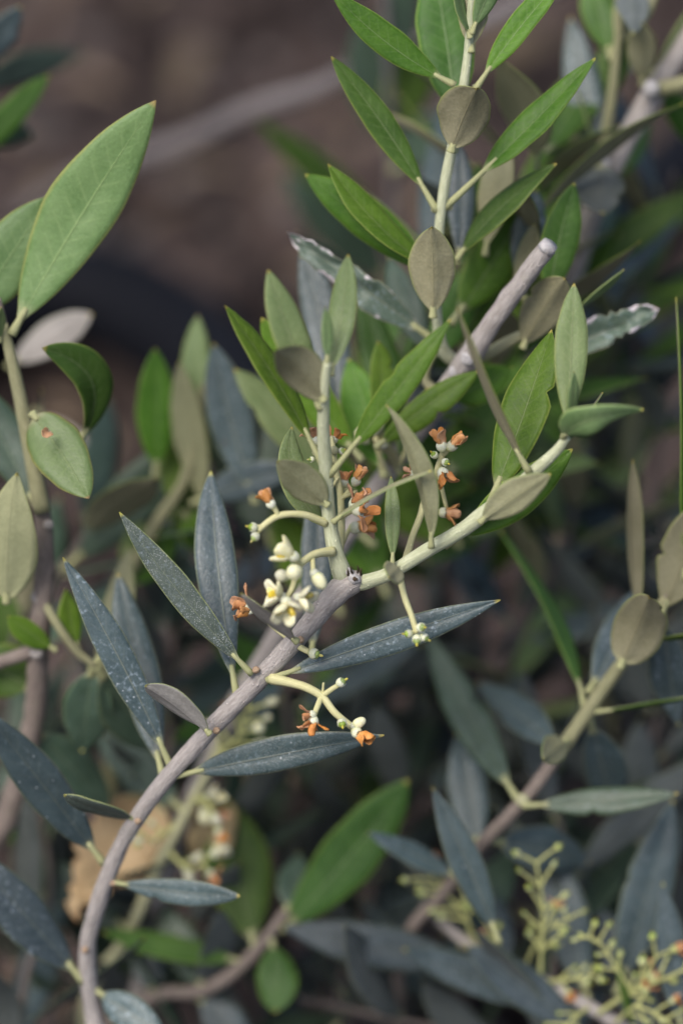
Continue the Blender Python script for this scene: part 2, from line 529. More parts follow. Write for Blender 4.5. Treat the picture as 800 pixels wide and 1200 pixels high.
def pl(parent, bx, by, bd, tx, ty, td, wpx, phi=0.0, kind='old', **kw):
    """leaf given by photo position of stalk foot and tip; phi = turn about its axis from facing the camera"""
    b, t = P(bx, by, bd), P(tx, ty, td)
    ax = (t - b).normalized()
    mid = (b + t) / 2
    n = (CAM - mid)
    n = (n - ax * n.dot(ax)).normalized()
    n.rotate(Quaternion(ax, math.radians(phi)))
    return leaf(parent, b, t, S(wpx * 0.93, (bd + td) / 2), n, kind, **kw)


def auto_leaves(parent, pts, t0=0.1, t1=1.0, step=0.022, length=(0.035, 0.055), width=(0.008, 0.012), kinds=('old',), az0=0.0, spread=0.9):
    q = [(P(*p[:3]), 0.001) for p in pts]
    path = [c[0] for c in catmull(q, 12)]
    lens = [0.0]
    for i in range(1, len(path)): lens.append(lens[-1] + (path[i] - path[i - 1]).length)
    total = lens[-1]
    d = total * t0
    az = az0
    while d <= total * t1:
        i = next((k for k in range(len(lens) - 1) if lens[k + 1] >= d), len(lens) - 2)
        c = path[i]
        tg = (path[i + 1] - path[max(i - 1, 0)]).normalized()
        ref = RT if abs(tg.dot(RT)) < 0.9 else UP
        a = (ref - tg * ref.dot(tg)).normalized()
        for side in (0, math.pi):
            dv = a.copy()
            dv.rotate(Quaternion(tg, az + side + random.uniform(-0.35, 0.35)))
            sp = spread * random.uniform(0.7, 1.25)
            dr = (tg * math.cos(sp) + dv * math.sin(sp)).normalized()
            ln = random.uniform(*length)
            nn = tg - dr * tg.dot(dr)
            nn.rotate(Quaternion(dr, random.uniform(-0.5, 0.5)))
            tipp = c + dr * ln
            if tipp.z < 0.006: continue
            leaf(parent, c, tipp, random.uniform(*width), nn, random.choice(kinds), bend=random.uniform(-0.03, 0.07),
                 lat=random.uniform(-0.04, 0.04), fold=random.uniform(0.0, 0.25), petiole=False, rows=12, cols=6)
        az += math.pi / 2 + random.uniform(-0.2, 0.2)
        d += step * random.uniform(0.8, 1.25)


# ------------------------------------------------------------------ flower pieces (shared meshes)
def blob_mesh(name, mat, fn, seg=10, ring=7):
    verts, faces = [], []
    verts.append(fn(0.0, 0.0))
    for i in range(1, ring):
        for k in range(seg):
            verts.append(fn(math.pi * i / ring, 2 * math.pi * k / seg))
    verts.append(fn(math.pi, 0.0))
    for k in range(seg):
        faces.append((0, 1 + k, 1 + (k + 1) % seg))
    for i in range(ring - 2):
        for k in range(seg):
            a = 1 + i * seg + k; b = 1 + i * seg + (k + 1) % seg
            faces.append((a, a + seg, b + seg, b))
    e = len(verts) - 1
    for k in range(seg):
        faces.append((e, 1 + (ring - 2) * seg + (k + 1) % seg, 1 + (ring - 2) * seg + k))
    me = bpy.data.meshes.new(name)
    me.from_pydata([tuple(v) for v in verts], [], faces)
    me.materials.append(mat)
    me.polygons.foreach_set('use_smooth', [True] * len(me.polygons))
    me.update()
    return me


def petal_fn(length, width, thick, cup, curl, seed=0.0, crinkle=0.0):
    def fn(th, ph):
        z = (1 - math.cos(th)) / 2            # 0 base .. 1 tip
        w = math.sin(th) ** 0.8 * (0.75 + 0.4 * z)
        x = w * math.cos(ph) * width / 2
        y = w * math.sin(ph) * thick / 2
        y -= cup * (x / (width / 2)) ** 2 * width
        y += curl * length * z * z
        if crinkle:
            y += crinkle * length * noise.noise(Vector((x * 900, z * 3.0, seed)))
            x += crinkle * length * 0.6 * noise.noise(Vector((z * 3.5, 5.0, seed)))
        return (x, y, z * length)
    return fn


mm = 0.001
PETALS = [blob_mesh('petal', M_CREAM, petal_fn(4.6 * mm, 3.0 * mm, 1.0 * mm, 0.20, c, i, 0.05)) for i, c in enumerate((-0.10, -0.02, -0.16))]
WITHERED = [blob_mesh('petal', M_ORANGE, petal_fn(3.8 * mm, 2.3 * mm, 0.34 * mm, 0.34, c, i * 3.1, 0.2)) for i, c in enumerate((-0.22, 0.05, -0.38, 0.25))]
RUSTY = [blob_mesh('petal', M_RUST, petal_fn(3.4 * mm, 2.0 * mm, 0.32 * mm, 0.36, c, i * 2.3, 0.28)) for i, c in enumerate((-0.35, 0.15, 0.35))]


def bud_fn(th, ph):
    z = (1 - math.cos(th)) / 2
    r = math.sin(th) ** 0.85 * (1.15 - 0.25 * z) * (1 - 0.07 * abs(math.cos(2 * ph)) ** 6 * -1 - 0.05)
    return (1.45 * mm * r * math.cos(ph), 1.45 * mm * r * math.sin(ph), 4.0 * mm * z)


def round_fn(r, h):
    def fn(th, ph):
        z = (1 - math.cos(th)) / 2
        k = math.sin(th) * (1 + 0.05 * math.cos(3 * ph + th))
        return (r * k * math.cos(ph), r * k * math.sin(ph), h * z)
    return fn


BUD = blob_mesh('bud', M_CREAMW, bud_fn, 12, 9)
ANTHER = blob_mesh('anther', M_ANTHER, petal_fn(2.2 * mm, 1.5 * mm, 0.9 * mm, 0.05, 0.05, 2, 0.06))
OVARY = blob_mesh('ovary', M_OVARY, round_fn(1.15 * mm, 2.0 * mm), 10, 8)
STYLE = blob_mesh('style', M_STYLE, round_fn(0.32 * mm, 1.1 * mm), 7, 6)


def calyx_mesh():
    seg = 16
    prof = [(0.45, 0.0), (0.85, 0.35), (1.25, 0.9), (1.42, 1.5), (1.40, 2.0), (1.28, 2.25), (1.08, 2.15), (1.0, 1.6), (0.6, 1.2)]
    verts, faces = [], []
    for i, (r, z) in enumerate(prof):
        for k in range(seg):
            th = 2 * math.pi * k / seg
            zz = z + (0.38 * max(0, math.cos(4 * th)) if i in (4, 5) else 0.0)
            rr = r * (1 + 0.05 * noise.noise(Vector((math.cos(th) * 2, math.sin(th) * 2, z * 1.5))))
            verts.append((rr * mm * math.cos(th), rr * mm * math.sin(th), zz * mm))
    n = len(prof)
    for i in range(n - 1):
        for k in range(seg):
            k2 = (k + 1) % seg
            faces.append((i * seg + k, i * seg + k2, (i + 1) * seg + k2, (i + 1) * seg + k))
    faces.append(tuple(range(seg))[::-1])
    faces.append(tuple((n - 1) * seg + k for k in range(seg)))
    me = bpy.data.meshes.new('calyx')
    me.from_pydata(verts, [], faces)
    me.materials.append(M_CALYX)
    me.polygons.foreach_set('use_smooth', [True] * len(me.polygons))
    return me


CALYX = calyx_mesh()
M_CALYXG = petal_material('green_calyx_skin', (0.36, 0.40, 0.12), (0.50, 0.52, 0.26), (0.40, 0.42, 0.14), 1500, 0.6)
CALYX_GREEN = CALYX.copy()
CALYX_GREEN.materials[0] = M_CALYXG


def put(name, me, parent, pos, rot, scale=1.0):
    o = bpy.data.objects.new(name, me)
    link(o, parent, pos)
    o.rotation_mode = 'QUATERNION'
    o.rotation_quaternion = rot
    o.scale = (scale,) * 3 if not isinstance(scale, tuple) else scale
    return o


def flower(cl, x, y, d, dx, dy, dd, typ, sc=1.0, roll=None, green=False):
    """foot of the flower at photo point (x, y, d), opening towards (dx, dy, dd) in picture right / down / away"""
    pos = P(x, y, d)
    dr = (RT * dx - UP * dy + FW * dd).normalized()
    q = dr.to_track_quat('Z', 'Y')
    q = q @ Quaternion((0, 0, 1), roll if roll is not None else random.uniform(0, 6.28))
    if typ == 'bud':
        put('calyx', CALYX, cl, pos, q, 0.72 * sc)
        put('bud', BUD, cl, pos + dr * (1.0 * mm * sc), q, sc)
        return
    if typ == 'roundbud':
        put('calyx', CALYX, cl, pos, q, 0.8 * sc)
        put('bud', BUD, cl, pos + dr * (0.8 * mm * sc), q, (1.25 * sc, 1.25 * sc, 0.95 * sc))
        return
    put('calyx', CALYX_GREEN if green else CALYX, cl, pos, q, (0.86 if typ != 'fresh' else 0.75) * sc)
    if typ == 'fruitlet':
        put('ovary', OVARY, cl, pos + dr * (0.95 * mm * sc), q, 0.86 * sc)
        put('style', STYLE, cl, pos + dr * (2.4 * mm * sc), q @ Quaternion((1, 0, 0), random.uniform(-.3, .3)), sc)
        return
    if typ == 'fresh':
        put('ovary', OVARY, cl, pos + dr * (0.9 * mm * sc), q, 0.7 * sc)
        for k in range(4):
            qq = q @ Quaternion((0, 0, 1), k * math.pi / 2 + 0.2) @ Quaternion((1, 0, 0), -random.uniform(0.6, 1.15))
            put('petal', PETALS[k % 3], cl, pos + dr * (1.2 * mm * sc), qq, sc)
        for k in range(2):
            qq = q @ Quaternion((0, 0, 1), k * math.pi + 0.9) @ Quaternion((1, 0, 0), -0.55)
            put('anther', ANTHER, cl, pos + dr * (1.5 * mm * sc), qq, 1.45 * sc)
        return
    src, lo, hi, cnt = (WITHERED, 0.12, 0.5, 4) if typ == 'wither' else (RUSTY, 0.3, 1.1, 4)
    for k in range(cnt):
        qq = q @ Quaternion((0, 0, 1), k * math.pi / 2 + random.uniform(-.25, .25)) @ Quaternion((1, 0, 0), random.uniform(lo, hi) * -1)
        off = q @ Quaternion((0, 0, 1), k * math.pi / 2) @ Vector((0, 0.75 * mm * sc, 0))
        put('petal', src[(k + int(x)) % len(src)], cl, pos + dr * (1.5 * mm * sc) + off, qq, sc)


def cluster(parent, paths, flowers, mat=None, green=False):
    """flower_cluster part: the stalks are its own mesh, flowers its sub-parts"""
    verts, faces, uvs = [], [], []
    for pts in paths:
        q = [(P(p[0], p[1], p[2]), S(p[3], p[2])) for p in pts]
        path = catmull(q, 5)
        v, f, u = tube_geo(path, 8, 0.12)
        k = len(verts)
        verts += v; uvs += u
        faces += [tuple(i + k for i in fc) for fc in f]
    o = mesh_obj('flower_cluster', verts, faces, [mat or M_STALK], parent, verts[0], uvs)
    for fl in flowers: flower(o, *fl, green=green)
    return o


def scar(parent, x, y, d, r, mat, name='leaf_scar', rough=.15):
    """small raised knob where a leaf or twig has dropped"""
    d += 0.72
    n = (CAM - P(x, y, d)).normalized()
    c = P(x, y, d)
    path = [(c - n * S(r), S(r) * 1.1), (c, S(r) * 1.05), (c + n * S(r) * 0.35, S(r) * 0.8), (c + n * S(r) * 0.5, S(r) * 0.3)]
    v, f, u = tube_geo(path, 9, rough)
    return mesh_obj(name, v, f, [mat], parent, c, u)

# ------------------------------------------------------------------ ground
def soil_material():
    t = NT('brown_soil')
    tc = t.n('ShaderNodeTexCoord')
    ob = tc.outputs['Object']
    a = t.noise(ob, 9, 5, 0.6)
    b = t.noise(ob, 60, 5, 0.65)
    c = t.noise(ob, 420, 4, 0.6)
    col = t.mix(t.ramp(a, 0.38, 0.62), (0.012, 0.009, 0.0088), (0.075, 0.054, 0.049))
    col = t.mix(t.ramp(b, 0.4, 0.7), col, (0.095, 0.072, 0.065))
    col = t.mix(t.ramp(b, 0.42, 0.28), col, (0.022, 0.015, 0.014))
    m = t.noise(ob, 19, 2, 0.5)
    col = t.mix(t.ramp(m, 0.50, 0.38, 0, 0.85), col, (0.012, 0.008, 0.0075))
    col = t.mix(t.ramp(m, 0.52, 0.66, 0, 0.8), col, (0.135, 0.098, 0.085))
    col = t.mix(t.ramp(c, 0.6, 0.75, 0, 0.6), col, (0.15, 0.12, 0.105))
    h = t.math('ADD', b, t.math('MULTIPLY', c, 0.4))
    return t.done(t.principled(col, 0.92, 0.15, t.bump(h, 0.01, 0.9)))


M_SOIL = soil_material()


def soil_h(x, y):
    v = Vector((x, y, 0.0))
    near = max(0.0, 1 - max(abs(x), abs(y - 0.95)) / 3.0)
    return near * (0.018 * noise.noise(v * 11) + 0.007 * noise.noise(v * 37) + 0.006 * abs(noise.noise(v * 80))) - 0.004


def axis(c, fine, half, far):
    vals = [c - half + fine * i for i in range(int(2 * half / fine) + 1)]
    step, lo, hi = fine, vals[0], vals[-1]
    while hi < c + far:
        step *= 1.6
        lo -= step; hi += step
        vals.insert(0, lo); vals.append(hi)
    return vals


gx, gy = axis(0.0, 0.009, 0.75, 150), axis(0.95, 0.009, 0.75, 150)
gv = [(x, y, soil_h(x, y)) for y in gy for x in gx]
nx = len(gx)
gf = [(j * nx + i, j * nx + i + 1, (j + 1) * nx + i + 1, (j + 1) * nx + i) for j in range(len(gy) - 1) for i in range(nx - 1)]
tag(mesh_obj('ground', gv, gf, [M_SOIL], None, Vector((0, 0, 0))), kind='structure', label='dark brown bare soil under the olive shrub')


def plain(name, c1, c2, scale, rough=0.8, spec=0.3):
    t = NT(name)
    ob = t.n('ShaderNodeTexCoord').outputs['Object']
    a = t.noise(ob, scale, 4)
    return t.done(t.principled(t.mix(t.ramp(a, 0.3, 0.7), c1, c2), rough, spec, t.bump(a, 0.001, 0.6)))


M_STONE = plain('pebble_stone', (0.07, 0.06, 0.056), (0.17, 0.145, 0.135), 90)
M_CLOD = plain('soil_clod', (0.04, 0.028, 0.025), (0.09, 0.065, 0.057), 200, 0.95)
M_LITTER = plain('dry_litter', (0.11, 0.075, 0.05), (0.22, 0.165, 0.115), 60, 0.8)
M_HOSE = plain('black_hose_plastic', (0.004, 0.0045, 0.007), (0.008, 0.009, 0.013), 40, 0.7, 0.12)


def scatter(name, mat, count, size, label, flat=0.7, seed=1, cat=None):
    rnd = random.Random(seed)
    verts, faces = [], []
    for _ in range(count):
        x, y = rnd.uniform(-0.6, 0.6), rnd.uniform(0.5, 1.6)
        r = rnd.uniform(*size)
        z = soil_h(x, y)
        k0 = len(verts)
        seg, ring = 7, 5
        ang = rnd.uniform(0, 6.28)
        ex, ey = rnd.uniform(0.7, 1.3), rnd.uniform(0.7, 1.2)
        for i in range(ring):
            th = math.pi * (i + 0.35) / (ring - 0.3)
            for k in range(seg):
                ph = 2 * math.pi * k / seg
                w = r * (1 + 0.35 * rnd.uniform(-1, 1))
                a, b = w * math.sin(th) * math.cos(ph) * ex, w * math.sin(th) * math.sin(ph) * ey
                verts.append((x + a * math.cos(ang) - b * math.sin(ang), y + a * math.sin(ang) + b * math.cos(ang),
                              z + r * flat * 0.5 + w * flat * math.cos(th)))
        for i in range(ring - 1):
            for k in range(seg):
                k2 = (k + 1) % seg
                faces.append((k0 + i * seg + k, k0 + (i + 1) * seg + k, k0 + (i + 1) * seg + k2, k0 + i * seg + k2))
        faces.append(tuple(k0 + k for k in range(seg)))
    o = mesh_obj(name, verts, faces, [mat], None, Vector((0, 0, 0)), smooth=False)
    return tag(o, label, cat, kind='stuff')


scatter('soil_clods', M_CLOD, 2600, (0.002, 0.009), 'dark crumbs and clods of soil strewn over the ground', 0.75, 3, 'soil')
scatter('gravel', M_STONE, 900, (0.002, 0.008), 'small pale stones scattered on the brown soil', 0.6, 5, 'gravel')


def litter():
    rnd = random.Random(11)
    verts, faces = [], []
    for _ in range(420):
        x, y = rnd.uniform(-0.6, 0.6), rnd.uniform(0.5, 1.6)
        L, w = rnd.uniform(0.012, 0.045), rnd.uniform(0.003, 0.009)
        a = rnd.uniform(0, 6.28)
        ca, sa = math.cos(a), math.sin(a)
        tilt = rnd.uniform(-0.25, 0.25)
        z = soil_h(x, y) + 0.006
        k0 = len(verts)
        for i in range(6):
            s = i / 5
            hw = w * 0.5 * (math.sin(math.pi * min(max(s, .04), .97)) ** 0.7)
            for u in (-1, 0, 1):
                px, py = (s - .5) * L, u * hw
                verts.append((x + px * ca - py * sa, y + px * sa + py * ca,
                              z + (s - .5) * L * tilt + abs(u) * hw * 0.5 + 0.004 * math.sin(s * 3.1)))
        for i in range(5):
            for k in range(2):
                b = k0 + i * 3 + k
                faces.append((b, b + 3, b + 4, b + 1))
    o = mesh_obj('leaf_litter', verts, faces, [M_LITTER], None, Vector((0, 0, 0)))
    tag(o, 'dry brown fallen leaves littering the soil', 'leaf litter', kind='stuff')


litter()


def ground_at(px, py, lift=0.0):
    """where the line of sight through a photo pixel meets the ground"""
    r = FW + RT * ((px - 400) * K) + UP * ((600 - py) * K)
    return CAM + r * ((lift - CAM.z) / r.z)


hp = [ground_at(*p, 0.016) for p in ((-220, 500), (-90, 400), (20, 352), (110, 345), (180, 375), (245, 430), (300, 510), (330, 630))]
h = tube('irrigation_hose', [(p, 0.021) for p in hp], M_HOSE, None, 14, 8, 0.01)
tag(h, 'black plastic irrigation hose curving across the bare brown soil', 'hose')
hp = [ground_at(*p, 0.018) for p in ((640, 520), (690, 400), (725, 300), (770, 220), (860, 130))]
h = tube('irrigation_hose', [(p, 0.016) for p in hp], M_HOSE, None, 14, 8, 0.01)
tag(h, 'black hose length lying in shade behind the thick grey twig with pale-backed leaves', 'hose')

SETBACK = 0.0
for (ax, ay), (bx, by), w, lab in (((205, 118), (238, 45), .012, 'fallen brown leaf lying on dark soil above the grey stick'),
                                   ((352, 118), (415, 140), .011, 'fallen brown leaf on the soil just below the grey stick'),
                                   ((640, 30), (585, 75), .016, 'fallen broad brown leaf on the soil behind the tall shoot'),
                                   ((95, 215), (30, 250), .014, 'fallen brown leaf on the soil left of the large bright leaf')):
    dl = leaf(None, ground_at(ax, ay, .014), ground_at(bx, by, .018), w, Vector((0, -.2, 1)), 'brown', bend=.1, fold=.3, wave=.08, name='dry_leaf', petiole=False, rows=12, cols=6)
    tag(dl, lab, 'dry leaf')

# grey stick leaning over the soil
sp = [(20, 262, 50, 11), (95, 214, 40, 12), (165, 186, 31, 14), (235, 160, 27, 13), (300, 128, 24, 13.5), (375, 104, 22, 12.5), (440, 72, 20, 13), (560, 30, 18, 12), (700, -40, 16, 11)]
o = tube('dead_stick', sp, M_STICK, None, 10, 6, 0.1)
tag(o, 'thick bare grey stick slanting above the brown soil', 'stick')


# ------------------------------------------------------------------ branches
def root(px, py, d, r, sx=0.0, sy=0.02):
    """the part of a stem below the given point, down into the ground"""
    p = P(px, py, d)
    g = Vector((p.x + sx, p.y + sy, -0.006))
    m = p.lerp(g, 0.5) + Vector((sx * 0.15, -0.008, 0))
    R = S(r, d)
    return g, [(g, R * 1.3), (m, R * 1.15)]


def branch(label, px, py, d, r, pts, mat, group=None, sx=0.0, sy=0.02, sides=12, name='olive_branch', part='stem'):
    g, tail = root(px, py, d, r, sx, sy)
    o = thing(name, g, label, 'branch', group)
    tube(part, tail + [(px, py, d, r)] + pts, mat, o, sides, 9, 0.16)
    return o


# ---- A: the flowering branch in focus
A = branch('grey woody olive branch with cream flowers and withered orange blossoms at its fork', 122, 1260, 5.2, 13,
           [(108, 1180, 4.6, 10.5), (103, 1110, 4.0, 10), (118, 1050, 3.3, 10), (145, 985, 2.6, 9.8), (185, 925, 1.8, 10), (240, 862, 1.1, 10.8),
            (300, 800, .6, 11.2), (350, 746, .3, 11.8), (386, 704, .05, 13.5), (402, 688, -.02, 15), (416, 681, -.06, 13), (424, 679, -.06, 9)], M_WOOD, sides=16)
tube('shoot', [(405, 686, .15, 9), (400, 670, -.1, 11.5), (393, 648, -.3, 9.8), (387, 618, -.45, 8.4), (384, 590, -.7, 8), (382, 552, -1.0, 8.2), (379, 505, -1.6, 7.5), (380, 455, -2.2, 6.8), (383, 425, -2.5, 5)], M_SHOOT, A, 14, 6, .05)
tube('shoot', [(406, 685, .1, 8), (424, 683, -.08, 9.2), (438, 679, -.15, 8.6), (458, 671, -.2, 8.4), (500, 645, -.4, 8.6), (540, 622, -.6, 8.8), (565, 603, -.8, 9.6), (600, 575, -1, 7.6), (625, 553, -1.2, 8), (650, 530, -1.4, 6.4), (664, 512, -1.6, 5.2)], M_SHOOT, A, 14, 6, .05)
M_SCAR = wood_material('pale_scar', (0.42, 0.40, 0.40), (0.55, 0.53, 0.52), (0.25, 0.2, 0.18), 0.0006, 0.8)
M_PIT = wood_material('dark_pit', (0.05, 0.035, 0.025), (0.13, 0.09, 0.05), (0.04, 0.03, 0.02), 0.0006, 0.2)
scar(A, 415, 679, -1.06, 6.5, M_SCAR, 'twig_scar', .5)
scar(A, 409, 671, -1.0, 5, M_SCAR, 'twig_scar', .5)
scar(A, 416, 679, -1.14, 2.6, M_PIT, 'scar_pit', .7)
for bx, by in ((413, 667), (419, 666), (423, 669), (408, 669)):
    tube('bract', [(bx, by + 5, -.8, 1.6), (bx + random.uniform(-2, 2), by + 1, -1.0, 1.4), (bx + random.uniform(-3, 3), by - 3, -1.1, .6)], M_PIT, A, 6, 3, .2)
M_ORSC = plain('orange_leaf_scar', (0.30, 0.20, 0.13), (0.45, 0.33, 0.22), 1500)
for x, y, d in ((254, 856, -.1), (352, 750, -.85), (162, 962, 1.3), (300, 785, -.5), (133, 1035, 2.2), (100, 1113, 3.0)):
    scar(A, x, y, d, 4.2, M_ORSC)
for x, y, d, r in ((565, 606, -1.6, 5), (626, 552, -1.9, 4.5), (508, 637, -1.1, 4.5), (384, 540, -1.6, 5), (378, 476, -2.6, 4.5), (371, 530, -1.5, 5), (391, 528, -1.5, 5)):
    scar(A, x, y, d, r, M_SHOOTP, 'axil_bud')

# leaves on the woody part
pl(A, 295, 790, .3, 140, 600, -.4, 36, -8, 'speck', fold=.16, tipr=.55, bend=.015, label='dark speckled leaf with pale midrib')
pl(A, 278, 818, 1.0, 247, 552, 2.2, 52, 5, 'old', tipr=.5, baser=.9, fold=.1, bend=.02)
pl(A, 200, 898, 1.6, 74, 653, .8, 42, 0, 'old', tipr=.55, fold=.15, bend=.02)
pl(A, 192, 915, 2.0, 138, 672, 3.6, 52, 0, 'old', tipr=.5)
pl(A, 246, 860, .4, 170, 803, -.6, 44, 122, 'speck', tipr=.4, fold=.25, bend=.02, stalk=.03)
pl(A, 348, 752, -.6, 282, 695, -1.6, 42, 118, 'speck', tipr=.4, fold=.2, stalk=.05)
pl(A, 312, 797, .4, 586, 703, -.3, 42, 4, 'old', tipr=.55, fold=.12, bend=.03, stalk=.10)
pl(A, 198, 911, 1.6, 450, 862, .5, 46, 6, 'old', tipr=.6, fold=.16, bend=.02, stalk=.12)
pl(A, 128, 1033, 3.0, 281, 1050, 2.2, 34, 10, 'old', tipr=.38, lat=.02, stalk=.10)
pl(A, 160, 960, 2.2, 75, 932, 1.2, 40, -65, 'speck', tipr=.4, stalk=.05)
pl(A, 122, 1012, 3.2, -22, 828, 1.8, 56, 0, 'dimmed', fold=.2, tipr=.6)
pl(A, 98, 1150, 4.3, -50, 985, 3.5, 64, 10, 'dimmed', fold=.2)
pl(A, 112, 1160, 4.4, 195, 1212, 3.6, 46, 10, 'old')
pl(A, 365, 765, 2.0, 368, 560, 2.6, 40, 0, 'old', tipr=.5, stalk=.02)
# leaves on the upright shoot
pl(A, 381, 552, -1.0, 263, 358, -1.6, 40, 38, 'young', fold=.2, tipr=.55, stalk=.20, bend=.02)
pl(A, 385, 558, -1.0, 528, 374, -2.0, 38, -12, 'young', fold=.1, tipr=.6, stalk=.22, bend=.02)
pl(A, 384, 592, -.9, 325, 540, -1.7, 46, 165, 'pale', tipr=.38, baser=.6, stalk=.04, fold=.12, label='small leaf showing its tan underside')
pl(A, 388, 622, -.1, 342, 500, .2, 40, 18, 'pale', lat=-.16, tipr=.5, fold=.2, stalk=.05, label='silvery pale green leaf with yellow rim')
pl(A, 376, 480, -2.0, 314, 316, -2.6, 46, 20, 'pale', tipr=.5, stalk=.12, bend=.02, lat=-.03)
pl(A, 387, 440, -2.3, 408, 298, -2.2, 38, -20, 'pale', tipr=.5, stalk=.05, bend=-.02, lat=.03)
pl(A, 383, 425, -2.5, 381, 360, -2.9, 16, 20, 'pale', tipr=.6)
pl(A, 380, 470, -2.2, 322, 410, -3.4, 56, 160, 'pale', tipr=.5, baser=.55, stalk=.02, fold=.3, bend=.10, label='curled leaf showing tan underside')
pl(A, 390, 612, -.8, 505, 552, -2.0, 24, 98, 'pale', bend=-.07, stalk=.06)
# leaves on the right shoot
pl(A, 505, 642, -.9, 452, 474, -2.2, 32, 146, 'young', tipr=.6, stalk=.06, lat=-.08, fold=.5, label='narrow leaf with tan underside and green edge')
pl(A, 459, 668, -.5, 458, 558, -.3, 20, 8, 'pale', tipr=.45, stalk=.14)
pl(A, 469, 664, -1.0, 455, 677, -2.0, 33, 178, 'pale', tipr=.28, baser=.4, stalk=.1, petiole=False, label='small round leaf seen from its tan underside')
pl(A, 520, 640, -.3, 670, 526, -.5, 52, 2, 'young', tipr=.5, fold=.12, stalk=.14, lat=.05, label='long green leaf with pale midrib')
pl(A, 570, 600, -.6, 646, 386, .2, 66, -18, 'young', tipr=.55, fold=.2, stalk=.14, label='broad green leaf with bright midrib')
pl(A, 620, 554, -1.4, 536, 360, -3.2, 40, 112, 'young', tipr=.5, stalk=.10, fold=.2, lat=.04)
pl(A, 562, 612, -1.2, 645, 555, -2.2, 44, 196, 'pale', tipr=.55, stalk=.04, fold=.1)
pl(A, 664, 508, -1.6, 672, 332, -1.0, 42, 6, 'pale', tipr=.5, baser=.9, stalk=.06)
pl(A, 660, 512, -1.6, 753, 480, -2.6, 46, 30, 'pale', bend=.22, lat=-.26, tipr=.6, baser=.7, stalk=.04)
pl(A, 668, 506, -1.6, 672, 435, -2.0, 20, 50, 'pale')
pl(A, 652, 528, -1.5, 706, 460, -.6, 14, 60, 'pale')

# flower clusters of A
cluster(A, [[(382, 613, -.6, 5), (355, 603, -1.0, 4.2), (325, 605, -1.2, 4), (302, 622, -1.3, 3.4)], [(326, 604, -1.2, 3), (320, 592, -1.3, 3)], [(306, 618, -1.3, 3), (300, 617, -1.3, 2.6)]],
        [(321, 596, -1.3, -.55, -.85, -.1, 'wither', .95), (303, 619, -1.3, -.9, -.15, -.3, 'fruitlet', .92), (303, 624, -1.3, -.6, .75, -.3, 'fruitlet', .9)])
cluster(A, [[(390, 646, -.5, 6), (368, 650, -1.0, 4.6), (350, 664, -1.4, 4.2), (342, 690, -1.5, 3.6), (334, 702, -1.6, 3)], [(366, 652, -1.0, 3), (367, 668, -1.4, 2.8)], [(352, 662, -1.4, 3), (345, 655, -1.6, 2.8)]],
        [(351, 657, -1.7, -.75, -.5, -.1, 'fresh', 1.25, .4), (347, 674, -1.9, -.15, -.25, -.95, 'roundbud', 1.05), (338, 678, -1.6, -.7, -.3, -.5, 'roundbud', .8),
         (365, 667, -1.5, .55, .8, -.15, 'bud', 1.1), (336, 702, -1.6, -.85, -.35, -.2, 'fresh', 1.15, 1.1), (337, 700, -1.9, -.1, .75, -.6, 'fresh', 1.25, .5), (344, 698, -1.8, .85, .3, -.3, 'fresh', 1.05, 1.3)])
cluster(A, [[(345, 752, .3, 4), (322, 735, .5, 3.6), (303, 714, .5, 3.4), (296, 710, .5, 3)]], [(301, 712, .5, -.95, -.25, 0, 'rust', 1.3), (299, 714, .5, -.8, .1, -.3, 'wither', .9)])
cluster(A, [[(398, 650, .5, 4.5), (400, 610, .6, 4.3), (398, 575, .6, 4), (391, 540, .5, 3.6)], [(400, 585, .6, 3), (412, 572, .5, 2.6)], [(402, 583, .6, 2.4), (418, 576, .3, 2.2)], [(399, 606, .4, 3.4), (413, 598, .1, 3.2)],
            [(400, 640, .9, 3), (408, 622, 1.2, 2.8), (415, 618, 1.3, 2.6)], [(396, 560, .5, 2), (388, 572, .4, 2), (386, 580, .4, 1.6)]],
        [(414, 570, .3, .45, -.9, -.1, 'wither', 1.0), (404, 572, .8, -.1, -.9, .3, 'rust', .9), (411, 598, -.1, .55, -.85, -.2, 'rust', 1.25), (412, 599, -.3, .9, -.1, -.4, 'rust', 1.3), (414, 592, .1, .75, -.65, 0, 'wither', 1.05),
         (408, 619, 1.2, 1, -.05, 0, 'wither', 1.25)])
cluster(A, [[(392, 545, -.6, 3.5), (391, 530, -.5, 3.2), (388, 512, -.4, 3)], [(376, 540, -.6, 3), (371, 526, -.5, 3)]],
        [(388, 520, -.3, .5, -.85, .1, 'rust', .85), (373, 522, -.2, -.3, -.9, .1, 'rust', 1.0), (397, 530, -.6, .5, -.2, -.5, 'fruitlet', .7), (369, 538, -.7, -.9, .1, -.3, 'fruitlet', .55)])
cluster(A, [[(472, 668, .2, 4.8), (482, 632, .5, 4.2), (492, 606, .7, 4.2), (497, 590, .8, 4.8), (505, 570, .9, 3.6), (513, 548, .8, 3.8), (519, 530, .7, 3.8), (521, 522, .7, 3)], [(518, 534, .7, 3), (527, 524, .6, 3)], [(512, 550, .8, 3), (523, 596, 1.0, 2.4)]],
        [(519, 530, .5, -.25, -.95, -.1, 'wither', 1.1), (524, 528, .5, .7, -.7, -.2, 'wither', 1.08), (518, 540, .5, .6, .3, -.7, 'fruitlet', .8), (512, 536, .6, -.6, -.5, -.5, 'fruitlet', .75), (516, 548, .4, .35, .85, -.4, 'rust', 1.15),
         (488, 556, .9, -.9, -.3, .1, 'rust', .7), (512, 600, 1.0, .95, .1, -.1, 'wither', 1.05)])
